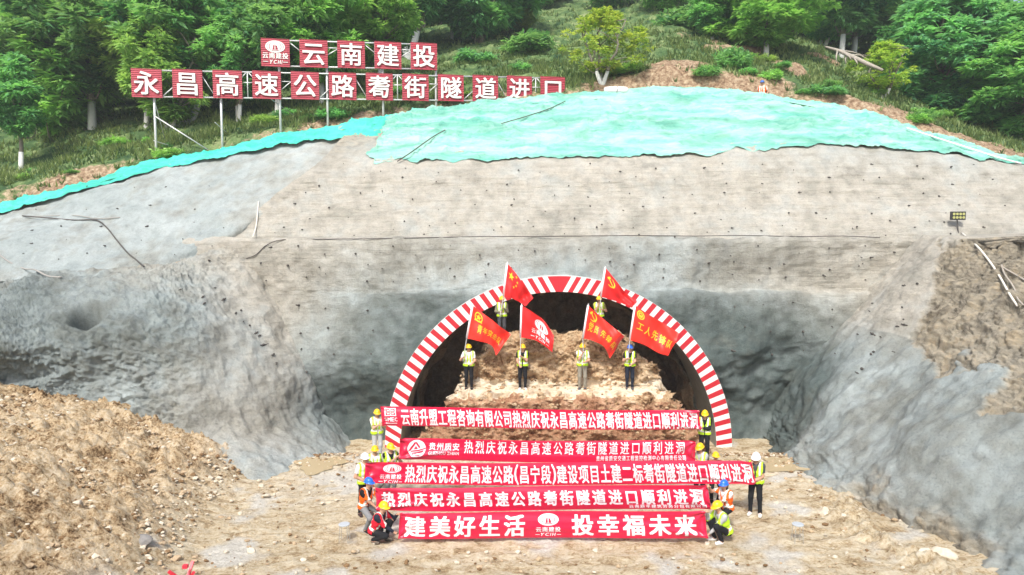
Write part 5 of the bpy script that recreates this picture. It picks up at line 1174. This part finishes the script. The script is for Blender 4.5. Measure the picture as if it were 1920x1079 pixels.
# ------------------------------------------------------------ site clutter
def anchors():
    b = MB(); b.tube([(0, .08, 0), (0, -.13, -.012)], .032, 8); b.tube([(0, .0, 0), (0, -.035, -.004)], .055, 8); me = b.mesh('rock_anchor', M_RUST, True)
    n = 0; pts = []
    for v in (315, 340, 366, 392, 418, 434): pts += [(u + rs.uniform(-24, 24), v + rs.uniform(-10, 10)) for u in np.arange(640 - (v - 315) * 1.0, 1890, 66)]
    for v in (470, 497, 522): pts += [(u + rs.uniform(-20, 20), v + rs.uniform(-10, 10)) for u in np.arange(500, 1640, 58)]
    for v in (575, 620, 660): pts += [(u + rs.uniform(-14, 14), v + rs.uniform(-8, 8)) for u in (565, 620, 690, 1385, 1440, 1500, 1560, 1625, 1680)]
    for v in (345, 385, 425, 455, 480): pts += [(u + rs.uniform(-18, 18), v + rs.uniform(-9, 9)) for u in np.arange(30 + (485 - v) * .5, 430, 72)]
    pts += [(340 + i * 22 + rs.uniform(-25, 25), 520 + i * 17 + rs.uniform(-8, 8)) for i in range(11)] + [(410 + i * 17 + rs.uniform(-10, 10), 540 + i * 21) for i in range(7)]
    pts += [(rs.uniform(1600, 1760), rs.uniform(470, 700)) for i in range(16)]
    for u, v in pts:
        if np.hypot(u - 1047, v - 846) < 338 or v < np.interp(u, NU, [307, 305, 303, 298, 291, 275, 286, 300, 315, 342, 382]) + 8 and u > 690: continue
        c = onsurf(u, v); k = rs.uniform(.35, .85) * (1.05 if v > 480 else .85)
        o = link('rock_anchor', me, None, c); o.rotation_euler = (rs.uniform(-.25, .25), 0, rs.uniform(-.4, .4)); o.scale = (k, k * rs.uniform(.8, 2.0), k)
        tag(o, 'short dark steel anchor stub sticking out of the shotcrete', 'anchor', 'anchor stubs studding the shotcrete'); n += 1
anchors()
def hose(name, pts, r, mat, label, cat, lift=.04, n=None):
    c = np.array([onsurf(u, v, lift=lift) for u, v in pts]); c = crom(c, n or len(pts) * 5); b = MB(); b.tube(c - c[0], r, 6); tag(b.build(name, mat, None, c[0], True), label, cat)
hose('hose', [(42, 405), (90, 409), (140, 413), (180, 413), (200, 427), (220, 452), (240, 475), (258, 490), (270, 500)], .028, M_RUST, 'dark hose snaking down the pale left facet', 'hose')
hose('hose', [(70, 406), (140, 404), (180, 410), (225, 408)], .02, M_HOSE, 'thin hose lying level along the top of the left facet', 'hose')
hose('hose', [(-12, 468), (15, 490), (45, 504), (65, 506), (90, 518), (115, 520)], .028, M_HOSE, 'hose curving down at the left picture edge', 'hose')
hose('cable', [(462, 485), (480, 478), (500, 460), (530, 450), (600, 449), (700, 448), (800, 446), (900, 444), (1000, 444), (1100, 443), (1200, 442), (1300, 443), (1400, 442), (1500, 444), (1580, 443), (1650, 446)], .018, M_RUST, 'dark cable rising on to the bench edge at the left', 'cable')
hose('pipe', [(485, 378), (483, 400), (480, 425), (474, 445)], .028, M_PALEHOSE, 'pale upright pipe where the left facet meets the beige slope', 'pipe')
hose('rope', [(745, 303), (775, 283), (810, 258), (835, 244)], .028, M_RUST, 'dark rope crossing the left part of the pale net', 'rope', .12)
hose('rope', [(940, 232), (985, 219), (1030, 204), (1060, 190)], .024, M_RUST, 'dark rope near the crest of the pale net behind the sign', 'rope', .12)
hose('pipe', [(1700, 240), (1760, 260), (1820, 279), (1870, 295), (1915, 307)], .035, M_LETTER, 'white pipe along the right edge of the pale net', 'pipe', .12)
hose('hose', [(1803, 437), (1830, 460), (1855, 490), (1875, 520), (1893, 552), (1908, 575)], .035, M_PALEHOSE, 'pale hose running down the rubble below the floodlight', 'hose')
hose('root', [(1878, 497), (1884, 515), (1900, 538), (1908, 560), (1918, 572)], .03, M_DEAD, 'dry root lying over the right rubble slope', 'root')
hose('root', [(1880, 502), (1898, 512), (1922, 526)], .03, M_DEAD, 'straight dry root pointing out of the picture on the right', 'root')
def floodlight():
    b = onsurf(1799, 437); t = P(1796, 405, b[1]); o0 = b; root = empty('floodlight', b, 'black floodlight with eight round yellowish lenses on a thin pole', 'floodlight')
    m = MB(); m.bar((0, 0, -.3), t - o0 - (0, -.05, .1), .022, 8); m.build('pole', M_RUST, root)
    m = MB(); c = t - o0; m.box(c, (.58, .10, .34)); m.box(c + (0, .07, 0), (.5, .06, .26)); m.build('housing', M_BLACK, root)
    for i in range(4):
        for j in range(2):
            q = c + (-.195 + .13 * i, -.055, -.07 + .14 * j); m = MB(); m.tube([q, q - (0, .02, 0)], .052, 16); m.build('lens', _lens, root)
_lens = plain('lens', (.42, .43, .17), .25)
floodlight()
def tank():
    c = onsurf(1155, 174, lift=0) ; c = P(1155, 172, 35.9); root = empty('water_tank', c, 'white rounded tank lying on the net crest with a strap round it', 'tank'); m = MB()
    x = np.linspace(-.62, .62, 15); r = .17 * np.clip(1 - np.abs(x / .66) ** 6, .05, 1) ** .5; m.tube(np.stack([x, 0 * x, 0 * x + .08], 1), r, 16); m.build('body', M_LETTER, root, smooth=True)
    m = MB(); t = np.linspace(0, 2 * math.pi, 20); m.tube(np.stack([.05 + .03 * np.sin(t), .178 * np.cos(t), .08 + .178 * np.sin(t)], 1), .014, 6); m.build('strap', M_RUST, root, smooth=True)
tank()
def stands():
    acr, nt_, b_, N, L = newmat('clear_plastic'); b_.inputs['Transmission Weight'].default_value = .92; b_.inputs['Base Color'].default_value = (.9, .93, .95, 1); b_.inputs['Roughness'].default_value = .08
    top = plain('grey_top', (.42, .46, .50), .3)
    for u, lab in ((646, 'clear plastic stool with a grey round top, left of the crouching man in red'), (1495, 'clear plastic stool with a grey round top, on the open ground at the right')):
        g = G(u, 1017); g[2] = gh(g[0], g[1]) + .02; root = empty('stool', g, lab, 'stool', 'clear stools on the dirt floor')
        m = MB(); m.tube([(0, 0, .425), (0, 0, .44), (0, 0, .452)], [.135, .14, .125], 24); m.build('seat', top, root)
        for k in range(4):
            a = .785 + k * 1.57; m = MB(); m.tube([(.12 * math.cos(a), .12 * math.sin(a), .425), (.15 * math.cos(a), .15 * math.sin(a), 0)], .012, 6); m.build('leg', acr, root)
stands()
def red_frame():
    o = G(348, 1096); o[2] = gh(o[0], o[1]); red = plain('red_plastic', (.70, .03, .06), .4, var=.05); m = MB()
    for x, y in ((-.30, -.12), (.28, -.16), (.02, .34)): m.box(np.array([x * .5, y * .5, .19]), (.06, .045, .46), 0, Matrix.Rotation(math.atan2(x, .36), 3, 'Y') @ Matrix.Rotation(-math.atan2(y, .36), 3, 'X'))
    m.box((.01, .0, .40), (.10, .09, .07)); tag(m.build('trestle', red, None, o), 'red plastic trestle foot showing at the bottom picture edge', 'trestle')
red_frame()
# rocks
def rock_mesh(seed):
    bm = bmesh.new(); bmesh.ops.create_icosphere(bm, subdivisions=3, radius=1); r_ = np.random.default_rng(seed); V = np.array([v.co[:] for v in bm.verts])
    pl = r_.normal(size=(9, 3)); pl /= np.linalg.norm(pl, axis=1)[:, None]
    for n_ in pl: d = V @ n_ - r_.uniform(.55, .85); V -= np.clip(d, 0, None)[:, None] * n_
    V *= np.array([1, r_.uniform(.6, .9), r_.uniform(.45, .7)]); V += .05 * np.stack([noise(V * 3 + k * 9) for k in range(3)], 1)
    for v, c in zip(bm.verts, V): v.co = c
    me = bpy.data.meshes.new('rock'); bm.to_mesh(me); bm.free(); me.materials.append(M_ROCK); return me
RM = [rock_mesh(i) for i in range(6)]
def rock(u, v, w_px, mat, label, group=None, name='rock', y=None):
    g = G(u, v); 
    for _ in range(12): g = G(u, v, gh(g[0], g[1]))
    if g[1] > 26 or g[1] < 8: return
    s = w_px / FPX * g[1] * .5; o = link(name, RM[rs.integers(6)], None, (g[0], g[1], g[2] + s * .15)); o.scale = (s, s, s * rs.uniform(.7, 1.1)); o.rotation_euler = (rs.uniform(-.4, .4), rs.uniform(-.4, .4), rs.uniform(0, 6.28))
    o.material_slots[0].link = 'OBJECT'; o.material_slots[0].material = mat; tag(o, label, 'rock', group)
for u, v, w_, lab in ((1770, 1043, 48, 'largest pale boulder at the foot of the right flank'), (1735, 1040, 34, 'pale boulder just left of the largest one at the right'), (1690, 1040, 28, 'pale boulder farthest left in the right-hand row'), (1585, 972, 26, 'flat pale stone below the brown lip at the right'), (1545, 965, 34, 'low pale slab on the floor at the right')):
    rock(u, v, w_, M_ROCK, lab)
rock(268, 1018, 44, plain('slate', (.22, .21, .20), .9, bump=.6, scale=5, var=.3), 'dark grey elongated slab lying on the soil heap')
for i in range(48):
    u = rs.uniform(0, 520); v = rs.uniform(max(760, 720 + u * .38), 1075); rock(u, v, rs.uniform(8, 24) if v > 880 else rs.uniform(7, 18), M_ROCK if rs.random() < .6 else M_ROCKB, 'pale angular stone lying on the brown soil heap', 'stones on the soil heap')
for i in range(30):
    u = rs.uniform(470, 1650); v = rs.uniform(900, 1075)
    if 640 < u < 1440 and v < 1020: continue
    rock(u, v, rs.uniform(6, 16), M_ROCK, 'small pale stone on the dirt floor', 'small stones on the dirt floor')
M_CLOD = plain('brown_clod', (.20, .125, .065), .95, bump=.8, scale=9, var=.35, spec=.1)
def rubble():
    bm = bmesh.new(); bmesh.ops.create_icosphere(bm, subdivisions=1, radius=1); V0 = np.array([v.co[:] for v in bm.verts]); F0 = np.array([[v.index for v in f.verts] for f in bm.faces]); bm.free()
    n = 15000; x = rs.uniform(-17, 10.5, n); y = rs.uniform(13.5, 24.5, n); hp = gz(x, y) + .62 * sstep(20.3, 25.3, y)
    m = (rs.random(n) < np.where(hp > .12, 1.0, .14)) & ~((np.abs(x - 1.2) < 6) & (y > 15.8) & (y < 24)); x, y = x[m], y[m]; n = len(x)
    s = .018 + .045 * rs.random(n) ** 3 + .012 * (gz(x, y) > .3); jit = 1 + .45 * rs.normal(size=(n, 12, 3)) * .6
    V = V0[None] * jit * s[:, None, None] * np.array([1.2, 1, .75]) + np.stack([x, y, gz(x, y) + s * .4 + .02], 1)[:, None]
    F = (F0[None] + 12 * np.arange(n)[:, None, None]).reshape(-1, 3); mi = np.repeat(rs.choice(3, n, p=(.3, .4, .3)), len(F0))
    tag(link('rubble', mesh('rubble', V.reshape(-1, 3), F, [M_ROCK, M_ROCKB, M_CLOD], mi, False)), 'loose gravel and clods strewn over the heap and floor', 'gravel', kind='stuff')
    # stones on the soil core
    cv, cn = CORE; ok = np.nonzero((cv[:, 2] > .2) & (cv[:, 1] < 26) & ~((cv[:, 2] > 1.75) & (cv[:, 2] < 2.1) & (rs.random(len(cv)) < .6)))[0]; p = cv[rs.choice(ok, 1700)]; n = len(p)
    s = .025 + .075 * rs.random(n) ** 3; V = V0[None] * (1 + .3 * rs.normal(size=(n, 12, 3))) * s[:, None, None] * np.array([1.2, 1, .8]) + p[:, None]
    F = (F0[None] + 12 * np.arange(n)[:, None, None]).reshape(-1, 3)
    tag(link('clods', mesh('clods', V.reshape(-1, 3), F, [M_PILE], None, False)), 'clods and broken stone on the stepped soil core', 'gravel', kind='stuff')
rubble()

# ------------------------------------------------------------ the damp summer air
def haze():
    b = MB(); b.box((0, 60, 60), (520, 420, 128)); m = bpy.data.materials.new('haze'); m.use_nodes = True; nt = m.node_tree; nt.nodes.remove(nt.nodes['Principled BSDF'])
    v = nt.nodes.new('ShaderNodeVolumePrincipled'); v.inputs['Color'].default_value = (.86, .93, .95, 1); v.inputs['Density'].default_value = .0012; v.inputs['Anisotropy'].default_value = .2
    nt.links.new(v.outputs[0], nt.nodes['Material Output'].inputs['Volume']); tag(b.build('haze', m), 'thin pale damp air', 'haze', kind='stuff')
haze()
